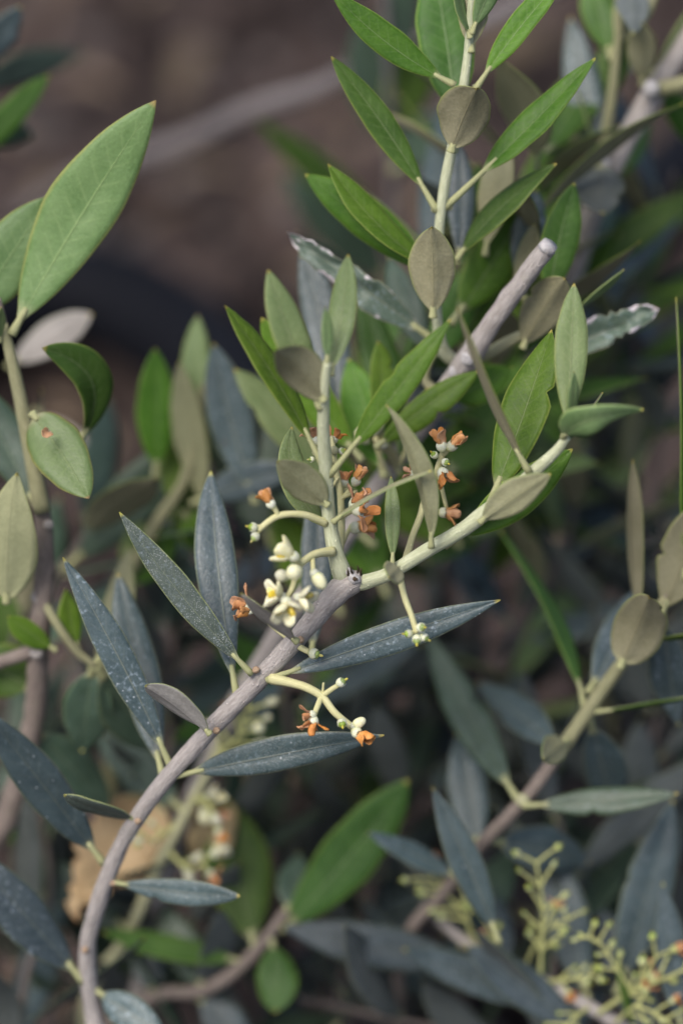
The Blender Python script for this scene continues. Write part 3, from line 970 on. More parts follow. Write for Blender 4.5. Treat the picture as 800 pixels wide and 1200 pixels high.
cluster(A, [[(467, 672, -.6, 4.2), (474, 700, -.9, 3.8), (482, 722, -1.0, 3.6), (488, 742, -1.0, 3.6)], [(485, 733, -1, 2.6), (492, 738, -1.1, 2.4)], [(486, 740, -1, 2.6), (480, 743, -1.1, 2.4)]],
        [(489, 736, -1.2, .6, -.1, -.8, 'fruitlet', .92), (484, 742, -1.1, -.9, .1, -.3, 'fruitlet', .8), (489, 744, -1.1, -.1, .75, -.6, 'fruitlet', .95), (492, 744, -1.1, .8, .5, -.3, 'fruitlet', .85)])
cluster(A, [[(318, 795, .4, 7), (340, 800, .1, 5.5), (360, 806, -.2, 5), (378, 817, -.3, 4.8), (393, 836, -.4, 4.2), (414, 853, -.4, 4)], [(378, 815, -.3, 3.6), (388, 808, -.4, 3.2), (396, 803, -.4, 3)], [(376, 818, -.3, 3.8), (371, 830, -.5, 3.4), (367, 842, -.5, 3)],
            [(378, 812, -.3, 1.6), (379, 800, -.4, 1.4)]],
        [(394, 803, -.4, .8, -.5, -.3, 'fruitlet', .95), (371, 836, -.6, -.9, .25, -.3, 'rust', .9), (368, 838, -.6, -.1, .95, -.2, 'rust', 1.0), (400, 843, -.7, .1, .6, -.8, 'fruitlet', .95),
         (412, 855, -.5, .75, .45, -.4, 'wither', 1.1), (410, 853, -.5, .85, -.5, -.2, 'bud', .85)])
cluster(A, [[(348, 756, .3, 4), (358, 762, .1, 3.6), (364, 765, 0, 3)]], [(361, 764, -.1, .9, .25, -.3, 'fruitlet', 1.1)])

SETBACK = 0.5
# ---- B: pruned grey branch behind, with the tall leafy shoot
B = branch('pruned grey olive branch with a clean-cut end among fresh green leaves', 150, 1230, 11, 12,
           [(200, 1010, 9.0, 12), (260, 860, 7.0, 12), (330, 737, 5.5, 12), (400, 637, 4.6, 12), (455, 552, 4.0, 12), (505, 482, 3.0, 13), (545, 425, 2.2, 14), (575, 380, 1.6, 12), (610, 331, 1.1, 11.5), (641, 290, .7, 11)], M_WOOD, sides=14)
cut = tube('cut_end', [(639, 292.5, .72, 11.3), (644, 286, .62, 10.4)], M_SCAR, B, 12, 2, .1)
tube('shoot', [(540, 428, 3.0, 8), (519, 410, 2.4, 8), (512, 370, 1.8, 6), (512, 310, 1.5, 6), (515, 262, 1.2, 6), (521, 215, .9, 6.4), (531, 165, .6, 6.2), (541, 112, .4, 6), (548, 62, .2, 5.2), (552, 5, -.2, 4.8), (556, -60, -.6, 1.6)], M_SHOOT, B, 12, 6, .05)
tube('shoot', [(545, 428, 3.0, 8), (575, 412, 2.6, 7), (606, 395, 2.4, 6.5), (640, 384, 2.2, 5), (655, 378, 2.1, 4)], M_SHOOTP, B, 10, 6, .05)
tube('shoot', [(520, 465, 3.4, 6), (498, 445, 3.2, 5.5), (505, 415, 2.8, 5)], M_SHOOTP, B, 10, 5, .05)
for x, y, d, r in ((548, 420, 1.15, 9), (532, 436, 1.4, 7), (506, 478, 2.0, 6)):
    scar(B, x, y, d, r, M_SCAR, 'leaf_scar')
for x, y, d in ((509, 245, .4), (526, 242, .4), (533, 175, .0), (543, 105, -.2), (557, 103, -.2)):
    scar(B, x, y, d, 4.5, M_SHOOTP, 'axil_bud')
pl(B, 512, 248, 1.1, 388, 66, .7, 38, 22, 'deep', tipr=.5, fold=.2, stalk=.16, label='deep green leaf with bright yellow rim')
pl(B, 518, 246, 1.1, 697, 68, .6, 42, -30, 'young', tipr=.6, fold=.25, stalk=.30, baser=.7, bend=.03)
pl(B, 508, 318, 1.6, 384, 192, 1.0, 40, 40, 'young', tipr=.5, fold=.3, stalk=.05, lat=-.04)
pl(B, 506, 322, 1.9, 357, 204, 1.8, 52, -10, 'young', tipr=.5, fold=.1, stalk=.05, lat=.02)
pl(B, 507, 372, 1.0, 505, 266, -.2, 60, 178, 'pale', tipr=.5, baser=.75, stalk=.06, fold=.4, bend=.05, label='oval leaf showing its tan underside')
pl(B, 556, 106, .3, 668, -35, .0, 34, -12, 'young', tipr=.6, fold=.25, stalk=.14)
pl(B, 533, 100, .3, 385, -14, -.1, 40, 14, 'young', tipr=.6, fold=.2, stalk=.10, lat=-.05)
pl(B, 528, 178, .2, 558, 104, -1.0, 68, 176, 'pale', tipr=.36, baser=.62, stalk=.06, fold=.45, bend=.06, label='rounded leaf showing its tan underside')
pl(B, 534, 145, 1.4, 505, -50, 2.2, 72, 4, 'deep', tipr=.6, fold=.1)
pl(B, 555, -50, -.5, 590, -120, -.9, 24, 20, 'pale'); pl(B, 555, -50, -.5, 535, -125, -.9, 24, -20, 'pale'); pl(B, 552, 40, -.1, 600, -60, -.5, 30, 20, 'pale'); pl(B, 551, 45, -.1, 530, -30, -.5, 26, 60, 'pale')
pl(B, 552, 62, .1, 556, -40, .2, 40, 170, 'pale')
pl(B, 536, 310, 2.6, 538, 168, 3.4, 34, 5, 'old', tipr=.45)
pl(B, 534, 305, 1.8, 652, 192, 1.2, 46, -48, 'deep', tipr=.55, fold=.2, stalk=.06)
pl(B, 528, 380, 3.2, 632, 206, 3.6, 66, 10, 'young', tipr=.6, fold=.12)
pl(B, 612, 352, 3.4, 627, 222, 3.6, 46, 0, 'old', tipr=.35)
pl(B, 642, 362, 2.4, 673, 214, 2.0, 48, 5, 'deep', tipr=.5, fold=.15, baser=.85, label='deep green leaf behind the cut end')
pl(B, 602, 350, 3.2, 626, 262, 2.6, 32, 176, 'pale', tipr=.5)
pl(B, 568, 300, 3.2, 592, 160, 3.0, 46, 150, 'pale', tipr=.5)
pl(B, 652, 380, 2.1, 731, 316, 1.6, 22, 78, 'pale', tipr=.4, stalk=.05)
pl(B, 612, 408, 2.2, 662, 326, .8, 56, 184, 'pale', tipr=.4, baser=.7, stalk=.05, fold=.4, bend=.05, label='oval leaf with tan underside beside the cut branch')
pl(B, 625, 432, 3.2, 772, 362, 2.4, 44, 0, 'torn', tipr=.2, torn=.45, fold=.6, label='dark leaf with torn whitened tip')
pl(B, 505, 396, 2.8, 336, 272, 2.2, 46, 0, 'torn', tipr=.3, fold=.5, baser=.7, torn=.6, label='scarred leaf with whitened dead patches')
pl(B, 440, 525, 2.2, 561, 434, 1.8, 38, 0, 'young', tipr=.5, stalk=.05)
pl(B, 446, 512, 2.8, 443, 400, 2.6, 34, 4, 'young', tipr=.4)
pl(B, 425, 540, 2.6, 306, 372, 1.8, 52, -8, 'young', tipr=.45, fold=.15)
pl(B, 415, 580, 5.0, 274, 432, 4.6, 54, 8, 'pale', tipr=.5)
pl(B, 440, 640, 6.5, 268, 470, 6.5, 86, 0, 'dark', tipr=.5)
pl(B, 400, 500, 3.4, 352, 292, 4.2, 54, 0, 'old', tipr=.5)
pl(B, 470, 540, 4.0, 420, 330, 5.0, 50, 10, 'deep')
pl(B, 450, 560, 3.2, 408, 420, 3.6, 60, -10, 'young')
pl(B, 520, 470, 3.2, 600, 430, 3.4, 46, 0, 'young')
pl(B, 500, 430, 3.6, 560, 300, 4.4, 50, 0, 'deep'); pl(B, 505, 420, 4.2, 455, 300, 5.4, 44, 0, 'dark')
pl(B, 540, 420, 4.0, 588, 290, 4.6, 60, 20, 'young')
pl(B, 560, 330, 4.2, 560, 190, 5.0, 50, 20, 'deep')
pl(B, 468, 555, 3.6, 430, 500, 2.6, 22, 150, 'pale'); pl(B, 470, 545, 3.4, 478, 470, 2.6, 24, 30, 'pale')
pl(B, 455, 700, 8, 330, 500, 8, 90, 0, 'young'); pl(B, 540, 640, 8.5, 430, 530, 8, 80, 0, 'young'); pl(B, 400, 720, 9, 318, 600, 8.5, 70, 0, 'young')
pl(B, 520, 560, 7, 600, 460, 8, 70, 0, 'deep'); pl(B, 600, 560, 9, 500, 660, 9, 60, 0, 'deep')
cluster(B, [[(455, 560, 3.4, 4), (445, 535, 2.9, 3.4), (440, 512, 2.6, 3)], [(470, 540, 3.2, 3), (480, 520, 2.8, 3)]],
        [(440, 510, 2.6, 0, -1, -.2, 'roundbud', 1.1), (431, 520, 2.8, -.5, -.7, -.2, 'roundbud', 1.0), (482, 518, 2.7, .2, -.9, -.2, 'bud', .9), (450, 525, 2.6, -.2, -.6, -.6, 'fruitlet', 1.0), (500, 470, 2.9, 0, -.8, -.6, 'fruitlet', 1.1)])

SETBACK = 0.6
# ---- C: shoot at the left with the big bright leaf
C_ = branch('leafy olive stem bearing one large bright green leaf pointing up over the bare soil', -25, 1040, 7.5, 14,
            [(12, 950, 6.2, 14), (40, 840, 4.8, 13), (46, 745, 3.6, 13), (53, 665, 3.0, 11), (49, 590, 2.6, 9.6), (32, 510, 2.2, 8), (16, 430, 1.8, 6.4), (4, 378, 1.5, 5), (-2, 350, 1.3, 4)], M_WOODB, sides=12)
tube('shoot', [(50, 600, 2.5, 10.4), (33, 512, 2.1, 9), (16, 430, 1.7, 7.4), (4, 380, 1.4, 5.6)], M_OLIVE, C_, 12, 6, .05)
tube('shoot', [(46, 690, 3.3, 4), (58, 716, 3.1, 5.5), (74, 742, 3.1, 5.5), (92, 765, 3.3, 5), (112, 780, 3.4, 3.5)], M_OLIVE, C_, 10, 6, .06)
tube('side_twig', [(44, 762, 3.6, 9), (0, 776, 4.0, 8), (-40, 795, 4.4, 8)], M_WOODB, C_, 10, 6, .06)
for x, y, d, r in ((47, 700, 2.4, 10), (57, 615, 1.8, 6), (43, 765, 2.4, 8), (31, 500, 1.3, 5)):
    scar(C_, x, y, d, r, M_WOOD)
pl(C_, 14, 392, 1.4, 183, 118, .2, 90, -10, 'bright', tipr=.55, baser=.85, fold=.10, stalk=.06, lat=-.03, label='large bright green leaf')
pl(C_, -45, 390, 1.8, 60, 230, 1.4, 76, 0, 'bright', tipr=.5)
pl(C_, 0, 400, 1.4, 2, 360, .6, 16, 30, 'pale')
pl(C_, 88, 525, 2.4, 50, 408, 1.0, 54, 30, 'deep', lat=.30, tipr=.4, fold=.3, bend=.08, label='dark leaf with curled-over pale tip')
pl(C_, 38, 484, 1.2, 104, 584, .2, 70, 4, 'bright', tipr=.42, baser=.5, stalk=.04, label='bright leaf carrying a fallen orange petal')
pl(C_, 8, 706, 2.6, 20, 554, .8, 74, 176, 'bright', tipr=.6, baser=.6, stalk=.03, label='pale underside of a broad leaf')
pl(C_, 46, 600, 3.0, -40, 440, 3.2, 60, 0, 'dark', tipr=.5)
pl(C_, 66, 762, 3.2, 10, 722, 2.6, 30, 0, 'young', tipr=.4)
pl(C_, 92, 762, 3.4, 78, 690, 3.2, 32, 20, 'young', tipr=.5)
pl(C_, 112, 780, 3.5, 190, 880, 5.5, 70, 0, 'dark'); pl(C_, 108, 778, 3.6, 96, 880, 5.0, 66, 10, 'dark')
pl(C_, 40, 810, 4.6, -30, 770, 4.4, 70, 0, 'deep'); pl(C_, 36, 850, 5.0, 130, 950, 7.0, 60, 0, 'dark')
pl(C_, 112, 780, 3.5, 150, 640, 5.0, 44, 150, 'pale')
# a single dropped petal resting on the leaf
fo = bpy.data.objects.new('fallen_petal', WITHERED[1])
link(fo, None, P(60, 505, .62))
fz = (RT * .8 + UP * .55).normalized()
fo.rotation_euler = Matrix((fz.cross(FW).normalized(), FW, fz)).transposed().to_euler()
fo.scale = (1.15, 1.0, 1.35)
tag(fo, 'single orange petal dropped on the bright green leaf at the left stem', 'petal')

SETBACK = 2.5
# ---- D: green shoot behind, between left stem and flowers
D_ = branch('blurred shoot of upright bright green leaves in front of the hose', 130, 900, 9, 8,
            [(120, 800, 7.5, 8), (138, 700, 6.5, 8), (180, 620, 5.8, 7.5), (215, 565, 5.3, 7), (232, 500, 5.0, 6), (238, 450, 4.9, 4)], M_OLIVE)
pl(D_, 182, 560, 5.4, 182, 408, 4.6, 50, 0, 'young', tipr=.5)
pl(D_, 236, 500, 5.0, 232, 370, 5.4, 38, 0, 'bright', tipr=.5)
pl(D_, 240, 600, 5.4, 210, 424, 4.2, 44, 165, 'bright', tipr=.5)
pl(D_, 75, 668, 6.6, 222, 508, 6.0, 66, 0, 'dark', tipr=.5, label='long dark bluish leaf')
pl(D_, 300, 590, 4.2, 250, 402, 3.6, 58, 0, 'old', tipr=.5)
pl(D_, 225, 590, 5.0, 350, 548, 3.6, 46, 0, 'old', tipr=.5)
pl(D_, 215, 600, 5.6, 252, 640, 6.0, 50, 0, 'young'); pl(D_, 150, 680, 6.4, 165, 610, 6.0, 44, 0, 'bright')
pl(D_, 150, 690, 6.4, 210, 620, 6.6, 46, 0, 'young'); pl(D_, 200, 600, 5.6, 240, 480, 6.4, 60, 0, 'young')
pl(D_, 260, 660, 6.2, 210, 560, 6.4, 60, 0, 'deep'); pl(D_, 320, 640, 7.0, 250, 500, 7.5, 70, 0, 'dark')

SETBACK = 2.0
pl(D_, 10, 430, 7, 108, 368, 6, 44, 170, 'old', tipr=.4); pl(D_, 40, 480, 9, 120, 560, 9, 50, 172, 'old')

# ---- E: thick grey twig at the top right
E = branch('thick grey twig with pale-backed leaves standing over the dark hose', 560, 640, 13, 15,
           [(620, 470, 10.5, 14), (668, 320, 7.5, 14), (703, 222, 5.6, 13.5), (735, 160, 5.0, 13.5), (772, 98, 4.8, 13.5), (812, 35, 4.6, 12), (850, -40, 4.4, 11)], M_WOOD, sides=14)
tube('shoot', [(700, 212, 5.4, 8), (708, 165, 4.8, 7), (716, 115, 4.4, 6.5), (722, 60, 4.0, 5.5), (730, -20, 3.6, 5)], M_OLIVE, E, 10, 6, .05)
tube('shoot', [(768, 105, 4.6, 9), (800, 98, 4.2, 9), (850, 80, 3.8, 8)], M_OLIVE, E, 10, 6, .05)
for x, y, d, r in ((762, 104, 3.4, 10), (704, 192, 4.0, 10)):
    scar(E, x, y, d, r, M_SCAR)
pl(E, 752, 100, 4.4, 752, 26, 2.8, 36, 178, 'pale', tipr=.4)
pl(E, 700, 190, 4.6, 706, 250, 3.0, 66, 176, 'dark', tipr=.35, baser=.5, label='grey-backed leaf')
pl(E, 698, 205, 5.6, 668, 20, 6.2, 46, 0, 'old', tipr=.5)
pl(E, 716, 125, 4.4, 722, 8, 4.6, 40, 10, 'deep'); pl(E, 700, 192, 5.0, 672, 100, 4.6, 18, 70, 'pale')
pl(E, 760, 90, 4.8, 812, 0, 4.4, 24, 60, 'pale'); pl(E, 720, 60, 4.0, 770, -60, 4.2, 50, 170, 'pale')
pl(E, 716, 70, 4.2, 690, -40, 4.6, 44, 0, 'deep'); pl(E, 736, -30, 4.0, 742, 40, 2.6, 44, 174, 'dark')
pl(E, 655, 330, 8.5, 820, 222, 8.0, 44, 0, 'deep'); pl(E, 690, 250, 6.5, 640, 200, 8.0, 40, 0, 'deep')
pl(E, 650, 350, 9.0, 800, 250, 9.5, 46, 0, 'old'); pl(E, 640, 400, 9.5, 740, 300, 10, 50, 0, 'old')
pl(E, 640, 330, 9.0, 640, 150, 9.0, 60, 0, 'young'); pl(E, 770, 100, 5.2, 830, 180, 7.0, 40, 0, 'deep')
pl(E, 680, 300, 7.0, 722, 210, 8.0, 50, 10, 'dark'); pl(E, 700, 220, 6, 760, 130, 9, 46, 0, 'deep')

SETBACK = 1.4
# ---- F: right-hand shoot with the round tan leaf
F_ = branch('olive shoot with a round tan leaf back and upright pale leaves at the right', 470, 1120, 7.5, 8,
            [(520, 1045, 5.8, 8), (568, 985, 4.4, 8), (620, 930, 3.6, 8), (656, 880, 3.2, 8), (692, 828, 2.9, 8), (722, 785, 2.5, 7.5), (758, 738, 2.0, 7), (776, 706, 1.8, 6), (800, 665, 1.6, 4)], M_WOODB, sides=12)
tube('shoot', [(655, 882, 3.15, 8.6), (692, 828, 2.85, 8.6), (722, 785, 2.45, 8.1), (758, 738, 1.95, 7.6), (780, 700, 1.75, 7)], M_OLIVE, F_, 10, 6, .05)
for x, y, d, r in ((612, 938, 2.7, 8), (690, 832, 2.1, 8), (762, 735, 1.2, 7)):
    scar(F_, x, y, d, r, M_SHOOTP)
pl(F_, 726, 782, 1.6, 760, 700, -.2, 66, 178, 'pale', tipr=.3, baser=.42, stalk=.05, fold=.4, bend=.06, label='round leaf seen from its tan underside')
pl(F_, 748, 740, 2.0, 741, 538, 1.6, 32, 128, 'pale', tipr=.55, fold=.25, lat=.05)
pl(F_, 772, 722, 1.8, 822, 585, .6, 70, 172, 'pale', tipr=.5, fold=.1)
pl(F_, 688, 812, 3.0, 746, 690, 4.4, 52, 0, 'old', tipr=.5)
pl(F_, 696, 834, 2.8, 830, 812, 2.2, 20, 72, 'deep', stalk=.12); pl(F_, 760, 752, 2.0, 830, 738, 1.4, 16, 70, 'deep')
pl(F_, 684, 828, 3.0, 585, 622, 4.6, 34, 55, 'deep', lat=.10, stalk=.10)
pl(F_, 664, 868, 2.9, 636, 890, 1.2, 38, 178, 'pale', tipr=.35, baser=.5)
pl(F_, 612, 944, 3.4, 794, 930, 2.6, 36, -10, 'dark', tipr=.6, stalk=.12)
pl(F_, 606, 936, 3.6, 500, 740, 7.0, 48, 0, 'dark'); pl(F_, 775, 720, 1.9, 795, 850, 3.6, 50, 0, 'old')
pl(F_, 800, 680, 1.5, 792, 348, .6, 26, 62, 'young', lat=-.03, twist=1.2, tipr=.6, label='tall slender green leaf seen nearly edge-on')
pl(F_, 585, 1105, 3.2, 506, 922, 2.8, 42, 0, 'old', tipr=.6, fold=.2)
pl(F_, 560, 1000, 4.8, 535, 860, 6.0, 50, 0, 'old'); pl(F_, 575, 985, 4.6, 690, 1010, 6.2, 60, 0, 'old')
pl(F_, 660, 880, 3.6, 560, 800, 7.0, 46, 0, 'old'); pl(F_, 690, 840, 3.6, 720, 960, 6, 56, 0, 'old')
pl(F_, 540, 1030, 5.2, 430, 975, 4.6, 30, 20, 'old')

SETBACK = 4.0
# ---- G: flowering twig in the lower right corner
G_ = branch('low olive twig with yellow-green flower buds in front of dark leaves', 800, 1260, 2.6, 9,
            [(745, 1215, 2.4, 8), (690, 1180, 2.4, 8), (640, 1152, 2.8, 7.5), (590, 1130, 3.4, 7), (540, 1100, 4.0, 6), (495, 1060, 4.4, 5)], M_WOOD, sides=12)
M_STALKG = wood_material('yellow_green_stalk', (0.36, 0.37, 0.13), (0.46, 0.46, 0.21), (0.40, 0.41, 0.17), 0.00015, 0.3)
pl(G_, 722, 1165, 2.6, 788, 936, 2.0, 62, 4, 'dimmed', tipr=.6, fold=.2, label='dark bluish leaf standing upright')
pl(G_, 800, 1215, 1.6, 776, 1034, 1.2, 42, 8, 'dimmed', tipr=.6); pl(G_, 690, 1175, 3.2, 638, 985, 4.0, 60, 0, 'dimmed', tipr=.55)
pl(G_, 690, 1215, 2.4, 545, 1108, 2.2, 52, 0, 'dimmed', tipr=.5); pl(G_, 640, 1185, 3.0, 472, 1112, 2.8, 44, 6, 'dimmed', tipr=.5)
pl(G_, 745, 1212, 1.8, 722, 1118, 1.4, 16, 50, 'deep'); pl(G_, 560, 1130, 3.8, 328, 1085, 3.6, 56, 0, 'dimmed', tipr=.6)
pl(G_, 770, 1230, 2.8, 700, 1060, 5.0, 60, 0, 'dimmed'); pl(G_, 600, 1140, 3.6, 560, 1010, 6.0, 50, 0, 'dimmed')
pl(G_, 540, 1110, 4.2, 600, 990, 6.4, 50, 0, 'dark'); pl(G_, 800, 1240, 3, 830, 1080, 3.5, 60, 0, 'dimmed')


def bunch(parent, path, r, n, seed, rust, side=11, sc=.72, types=('fruitlet', 'fruitlet', 'fruitlet')):
    """a panicle: main stalk with short paired side stalks ending in buds"""
    rd = random.Random(seed)
    paths = [[(x, y, d, r * .65 * (1 - .15 * i)) for i, (x, y, d) in enumerate(path)]]
    fl = []
    for i in range(n):
        t = 0.3 + 0.7 * i / max(n - 1, 1)
        k = min(int(t * (len(path) - 1)), len(path) - 2)
        w = t * (len(path) - 1) - k
        x, y, d = (path[k][j] * (1 - w) + path[k + 1][j] * w for j in range(3))
        for sgn in (-1, 1):
            a = rd.uniform(.4, 1.2) * sgn
            tx, ty = path[-1][0] - path[0][0], path[-1][1] - path[0][1]
            m = math.hypot(tx, ty)
            tx, ty = tx / m, ty / m
            dx, dy = tx * math.cos(a) - ty * math.sin(a), tx * math.sin(a) + ty * math.cos(a)
            s = side * rd.uniform(.7, 1.9)
            dz = rd.uniform(-.5, .2)
            e = (x + dx * s, y + dy * s, d + dz * s * .02)
            paths.append([(x, y, d, r * .48), ((x + e[0]) / 2, (y + e[1]) / 2 - 1, (d + e[2]) / 2, r * .42), (e[0], e[1], e[2], r * .36)])
            typ = rd.choice(types) if rd.random() > rust + .06 else 'rust'
            fl.append((e[0] - dx * 1.5, e[1] - dy * 1.5, e[2], dx, dy, dz, typ, sc * rd.uniform(.6, 1.2)))
    return cluster(parent, paths, fl, M_STALKG, parent is G_)


bunch(G_, [(632, 1156, 2.6), (634, 1110, 2.2), (636, 1065, 1.9), (628, 1012, 1.6)], 4.2, 5, 3, .12, 16)
bunch(G_, [(612, 1140, 3.0), (628, 1105, 2.4), (648, 1085, 2.2), (664, 1078, 2.0)], 3.8, 3, 5, .0, 12)
bunch(G_, [(640, 1150, 2.6), (665, 1148, 2.2), (690, 1143, 2.0)], 3.8, 3, 8, .1, 12)
bunch(G_, [(700, 1188, 2.2), (740, 1162, 1.6), (790, 1142, 1.2), (830, 1120, 1.0)], 4.5, 4, 9, .35, 18)
bunch(G_, [(740, 1162, 1.6), (722, 1135, 1.4), (705, 1108, 1.2), (690, 1098, 1.2)], 3.6, 4, 12, .0, 12)
bunch(G_, [(745, 1160, 1.6), (755, 1142, 1.4), (768, 1122, 1.2)], 3.4, 2, 14, .75, 12, .95)
bunch(G_, [(560, 1112, 3.8), (545, 1075, 3.4), (525, 1050, 3.2), (505, 1030, 3.0)], 3.8, 5, 17, .22, 16, .85)
bunch(G_, [(690, 1180, 2.3), (670, 1195, 1.8), (650, 1215, 1.6)], 3.8, 3, 21, .1, 12)
bunch(G_, [(720, 1200, 2.0), (745, 1180, 1.4), (780, 1195, 1.0)], 3.6, 4, 25, .15, 14)
bunch(G_, [(590, 1130, 3.4), (572, 1085, 3.0), (540, 1040, 3.0)], 3.4, 3, 28, .2, 14)

SETBACK = 2.6
# ---- H: low green shoot, centre bottom
H_ = branch('low olive shoot with one bright green leaf in the dark undergrowth', 120, 1215, 8, 8,
            [(180, 1168, 6.8, 8), (240, 1160, 6.2, 8), (285, 1130, 5.8, 8), (318, 1092, 5.4, 7), (335, 1068, 5.2, 6)], M_WOODB)
pl(H_, 330, 1090, 5.4, 478, 914, 4.6, 72, -8, 'deep', tipr=.42, fold=.12, stalk=.04, label='bright green blurred leaf')
pl(H_, 300, 1115, 5.6, 266, 935, 6.0, 84, 0, 'deep', tipr=.5); pl(H_, 318, 1100, 5.4, 322, 1186, 4.6, 52, 0, 'deep', tipr=.35)
pl(H_, 290, 1128, 5.8, 120, 1092, 5.4, 34, 20, 'deep', tipr=.5); pl(H_, 240, 1162, 6.2, 190, 1060, 7.0, 50, 0, 'dark')
pl(H_, 230, 1165, 6.4, 300, 1230, 6.0, 50, 0, 'dimmed'); pl(H_, 180, 1170, 6.8, 160, 1080, 7.5, 46, 0, 'dimmed')
pl(H_, 335, 1070, 5.2, 350, 1000, 6.4, 40, 0, 'dark')

SETBACK = 4.0
# ---- I: pale flowering twig hidden behind the main branch
I_ = branch('blurred twig of pale yellow flowers behind the grey main branch', 100, 1180, 6.5, 7,
            [(150, 1095, 5.0, 7), (190, 1005, 4.0, 6.5), (222, 945, 3.6, 6), (250, 890, 3.4, 5.5), (272, 830, 3.4, 5), (285, 790, 3.6, 4)], M_SHOOTP)
bunch(I_, [(246, 900, 3.4), (262, 880, 3.0), (282, 860, 2.8), (290, 835, 2.8)], 5, 5, 33, .0, 16, .8, ('roundbud', 'fresh', 'bud', 'fruitlet'))
bunch(I_, [(196, 995, 4.0), (215, 1015, 3.4), (228, 1018, 3.2), (236, 1012, 3.2)], 4.6, 2, 35, .0, 8, .9, ('fresh', 'bud'))
bunch(I_, [(222, 945, 3.6), (235, 935, 3.2), (245, 945, 3.0), (246, 960, 3.0)], 4.6, 3, 37, .5, 10, .85, ('fresh', 'roundbud'))
bunch(I_, [(205, 965, 3.8), (180, 985, 3.4), (165, 975, 3.2)], 4, 2, 39, .0, 10, .9)
pl(I_, 255, 880, 3.5, 330, 800, 5, 40, 0, 'old'); pl(I_, 215, 950, 3.8, 110, 850, 6, 56, 0, 'dark')
pl(I_, 150, 1090, 5.0, 60, 1010, 6.5, 60, 0, 'dark')

# dry brown leaf caught behind the main branch
dl = leaf(None, P(178, 925, 4.6), P(92, 1075, 3.6), S(92, 4), -FW, 'dry', bend=-.15, fold=.6, tipr=.05, baser=.28, wave=.14, twist=.9, torn=.35, name='dry_leaf', stalk=.02, petiole=False)
tag(dl, 'large curled dry tan leaf caught behind the grey main branch', 'dry leaf')
dl = leaf(None, P(262, 940, 4.8), P(240, 1010, 4.6), S(56, 5), -FW, 'dry', bend=.15, fold=.5, tipr=.1, baser=.4, wave=.1, twist=-.8, name='dry_leaf', stalk=.02, petiole=False)
tag(dl, 'small crumpled brown leaf hanging beside the pale yellow flowers', 'dry leaf')

SETBACK = 1.0
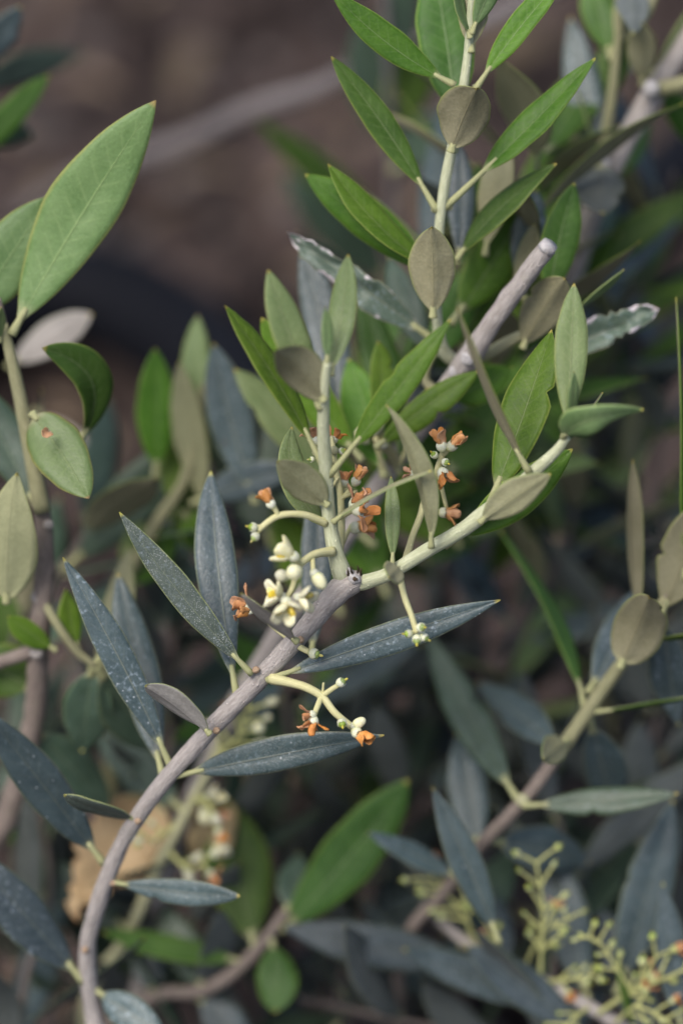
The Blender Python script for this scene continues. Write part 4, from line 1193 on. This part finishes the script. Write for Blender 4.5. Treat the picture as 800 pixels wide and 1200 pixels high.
# ---- background branches
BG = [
    ('slate-green leafy branch in shade left of the main stem', (60, 1240, 13, 8), [(70, 1080, 12, 8), (80, 900, 12, 7), (120, 780, 13, 5)], ('dimmed', 'dark', 'dark')),
    ('shaded olive branch rising behind the bright green low leaf', (460, 1250, 13, 8), [(430, 1080, 13, 8), (410, 900, 13, 7), (430, 780, 14, 5)], ('dimmed', 'dark', 'dimmed')),
    ('dim bluish branch between the low green shoot and the budding twig', (560, 1250, 12, 8), [(530, 1120, 13, 8), (540, 960, 14, 7), (560, 840, 15, 5)], ('dimmed', 'dark')),
    ('dark leafy branch behind the upright bluish leaf', (800, 1220, 8, 8), [(770, 1080, 9, 8), (750, 960, 10, 7), (770, 840, 11, 5)], ('dimmed', 'dimmed', 'dark')),
    ('shadowed branch under the dry tan leaf', (190, 1250, 12, 8), [(180, 1120, 11, 8), (170, 1000, 11, 7), (200, 860, 11, 6), (190, 740, 12, 4)], ('dark', 'dimmed')),
    ('blurred branch behind the flowers reaching towards the cut end', (330, 1100, 15, 8), [(350, 950, 13, 8), (330, 800, 11, 7), (300, 680, 10, 6), (310, 580, 9, 4)], ('dark', 'dimmed', 'deep')),
    ('grey-green branch behind the round tan leaf', (720, 1150, 14, 8), [(700, 1000, 14, 8), (730, 850, 13, 7), (760, 700, 13, 6), (740, 560, 13, 5), (760, 440, 13, 4)], ('dimmed', 'deep', 'dimmed')),
    ('faint olive branch in the gap right of the fork', (640, 1100, 18, 8), [(600, 950, 17, 8), (620, 800, 16, 7), (690, 680, 15, 6), (700, 560, 15, 5)], ('dimmed', 'dark')),
    ('leafy twig behind the torn white-tipped leaf', (760, 760, 20, 8), [(720, 620, 17, 7), (690, 500, 14, 6), (700, 400, 12, 5), (740, 330, 11, 4)], ('deep', 'dimmed', 'young')),
    ('dusky branch deep behind the pale yellow flowers', (300, 1240, 14, 8), [(310, 1120, 14, 8), (330, 980, 14, 7), (370, 860, 14, 5)], ('dark', 'dark', 'dimmed')),
    ('low dark branch along the bottom edge of the shrub', (660, 1270, 9, 7), [(560, 1220, 9, 7), (440, 1190, 9, 6), (350, 1170, 9, 4)], ('dimmed', 'dark')),
    ('leafy twig behind the tall shoot with yellow-rimmed leaves', (520, 700, 16, 8), [(540, 560, 12, 7), (575, 440, 9, 6), (600, 300, 8, 5), (610, 200, 8, 4)], ('deep', 'young', 'dimmed')),
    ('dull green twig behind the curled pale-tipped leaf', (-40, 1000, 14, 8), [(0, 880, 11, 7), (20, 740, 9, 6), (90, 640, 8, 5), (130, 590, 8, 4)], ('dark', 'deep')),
    ('shadowy branch with narrow leaves behind the bottom of the grey main branch', (20, 1260, 8, 7), [(30, 1150, 8, 7), (60, 1040, 8.5, 6), (40, 940, 9, 4)], ('dimmed', 'dark')),
    ('slate leaves crowding behind the low bright green leaf', (380, 1260, 13, 7), [(400, 1150, 12, 7), (440, 1030, 12, 6), (480, 900, 12, 4)], ('dimmed', 'dark')),
    ('dense dark branch behind the yellow-green buds', (640, 1260, 7, 7), [(650, 1120, 7, 7), (660, 1000, 8, 6), (640, 900, 9, 4)], ('dimmed', 'dark')),
    ('dark undergrowth branch leaning over the soil below the fork', (420, 1150, 17, 7), [(450, 1000, 17, 7), (500, 860, 17, 6), (560, 760, 18, 4)], ('dark', 'dimmed')),
    ('deep-shaded branch behind the speckled leaf', (110, 1180, 15, 7), [(130, 1000, 14, 7), (180, 850, 13, 6), (230, 700, 12, 4)], ('dark', 'dimmed')),
    ('shaded twig in the right-hand gap below the slender edge-on leaf', (800, 1000, 15, 7), [(780, 850, 14, 7), (790, 700, 13, 6), (770, 560, 12, 5), (790, 420, 12, 4)], ('dimmed', 'dark')),
    ('dim twig under the low green shoot', (230, 1270, 9, 7), [(250, 1200, 9, 7), (220, 1090, 9, 6), (260, 990, 9, 4)], ('dark', 'dark', 'dimmed')),
    ('shaded leaves far behind the dark lower leaf of the fork', (520, 1200, 19, 7), [(500, 1050, 18, 7), (470, 900, 18, 6), (400, 780, 18, 4)], ('dark', 'dimmed')),
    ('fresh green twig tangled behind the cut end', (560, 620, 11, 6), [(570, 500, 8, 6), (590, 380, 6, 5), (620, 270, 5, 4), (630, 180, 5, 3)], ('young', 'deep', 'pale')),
    ('green twig between the thick grey twig and the hose', (700, 520, 14, 6), [(720, 400, 12, 6), (760, 300, 11, 5), (790, 200, 10, 4)], ('deep', 'dimmed', 'young')),
    ('twig of narrow leaves behind the tall shoot and the scarred leaf', (430, 640, 11, 6), [(440, 520, 9, 6), (470, 400, 8, 5), (500, 290, 7, 4)], ('deep', 'young', 'dimmed')),
    ('hazy grey-green branch under the long green leaf of the right fork', (620, 1000, 16, 7), [(580, 860, 14, 7), (610, 740, 12, 6), (660, 640, 11, 5), (680, 560, 11, 4)], ('dimmed', 'old', 'pale')),
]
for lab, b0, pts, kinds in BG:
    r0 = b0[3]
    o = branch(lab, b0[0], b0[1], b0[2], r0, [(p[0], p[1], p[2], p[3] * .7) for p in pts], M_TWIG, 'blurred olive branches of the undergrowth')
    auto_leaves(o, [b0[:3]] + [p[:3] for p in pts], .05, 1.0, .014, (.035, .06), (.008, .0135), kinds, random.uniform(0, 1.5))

# leaves at the left margin above the soil
J_ = branch('faint dull green shoot against the dark soil above the large bright leaf', -110, 420, 14, 6,
            [(-80, 260, 10, 6), (-45, 170, 8, 5), (-30, 90, 7, 4), (-20, 20, 6, 3)], M_OLIVE)
pl(J_, -40, 200, 8, 58, 88, 6.5, 36, 0, 'deep', tipr=.5); pl(J_, -25, 80, 7, 24, 8, 6, 36, 0, 'dimmed', tipr=.4)
pl(J_, -35, 110, 7.5, 100, 62, 16, 40, 0, 'dark'); pl(J_, -40, 150, 7.5, 40, 160, 9, 40, 0, 'dark'); pl(J_, -30, 60, 7, -60, -20, 6, 40, 0, 'deep')

# twig seen behind the top of the tall shoot
K_ = branch('thin brown twig with a few dull leaves against the soil beside the grey stick', 470, 420, 24, 8,
            [(462, 300, 20, 7), (460, 180, 17, 6), (456, 90, 15, 5), (450, -30, 13, 5)], M_STICK)
pl(K_, 458, 180, 17, 420, 20, 15, 70, 0, 'dark'); pl(K_, 462, 280, 19, 300, 140, 16, 40, 10, 'deep'); pl(K_, 466, 340, 21, 330, 200, 19, 60, 0, 'dark')
pl(K_, 460, 160, 16.5, 505, 40, 15, 60, 10, 'deep'); pl(K_, 460, 200, 17, 520, 130, 16, 60, 0, 'dark')
pl(K_, 456, 90, 15, 480, -40, 14, 50, 0, 'dark')
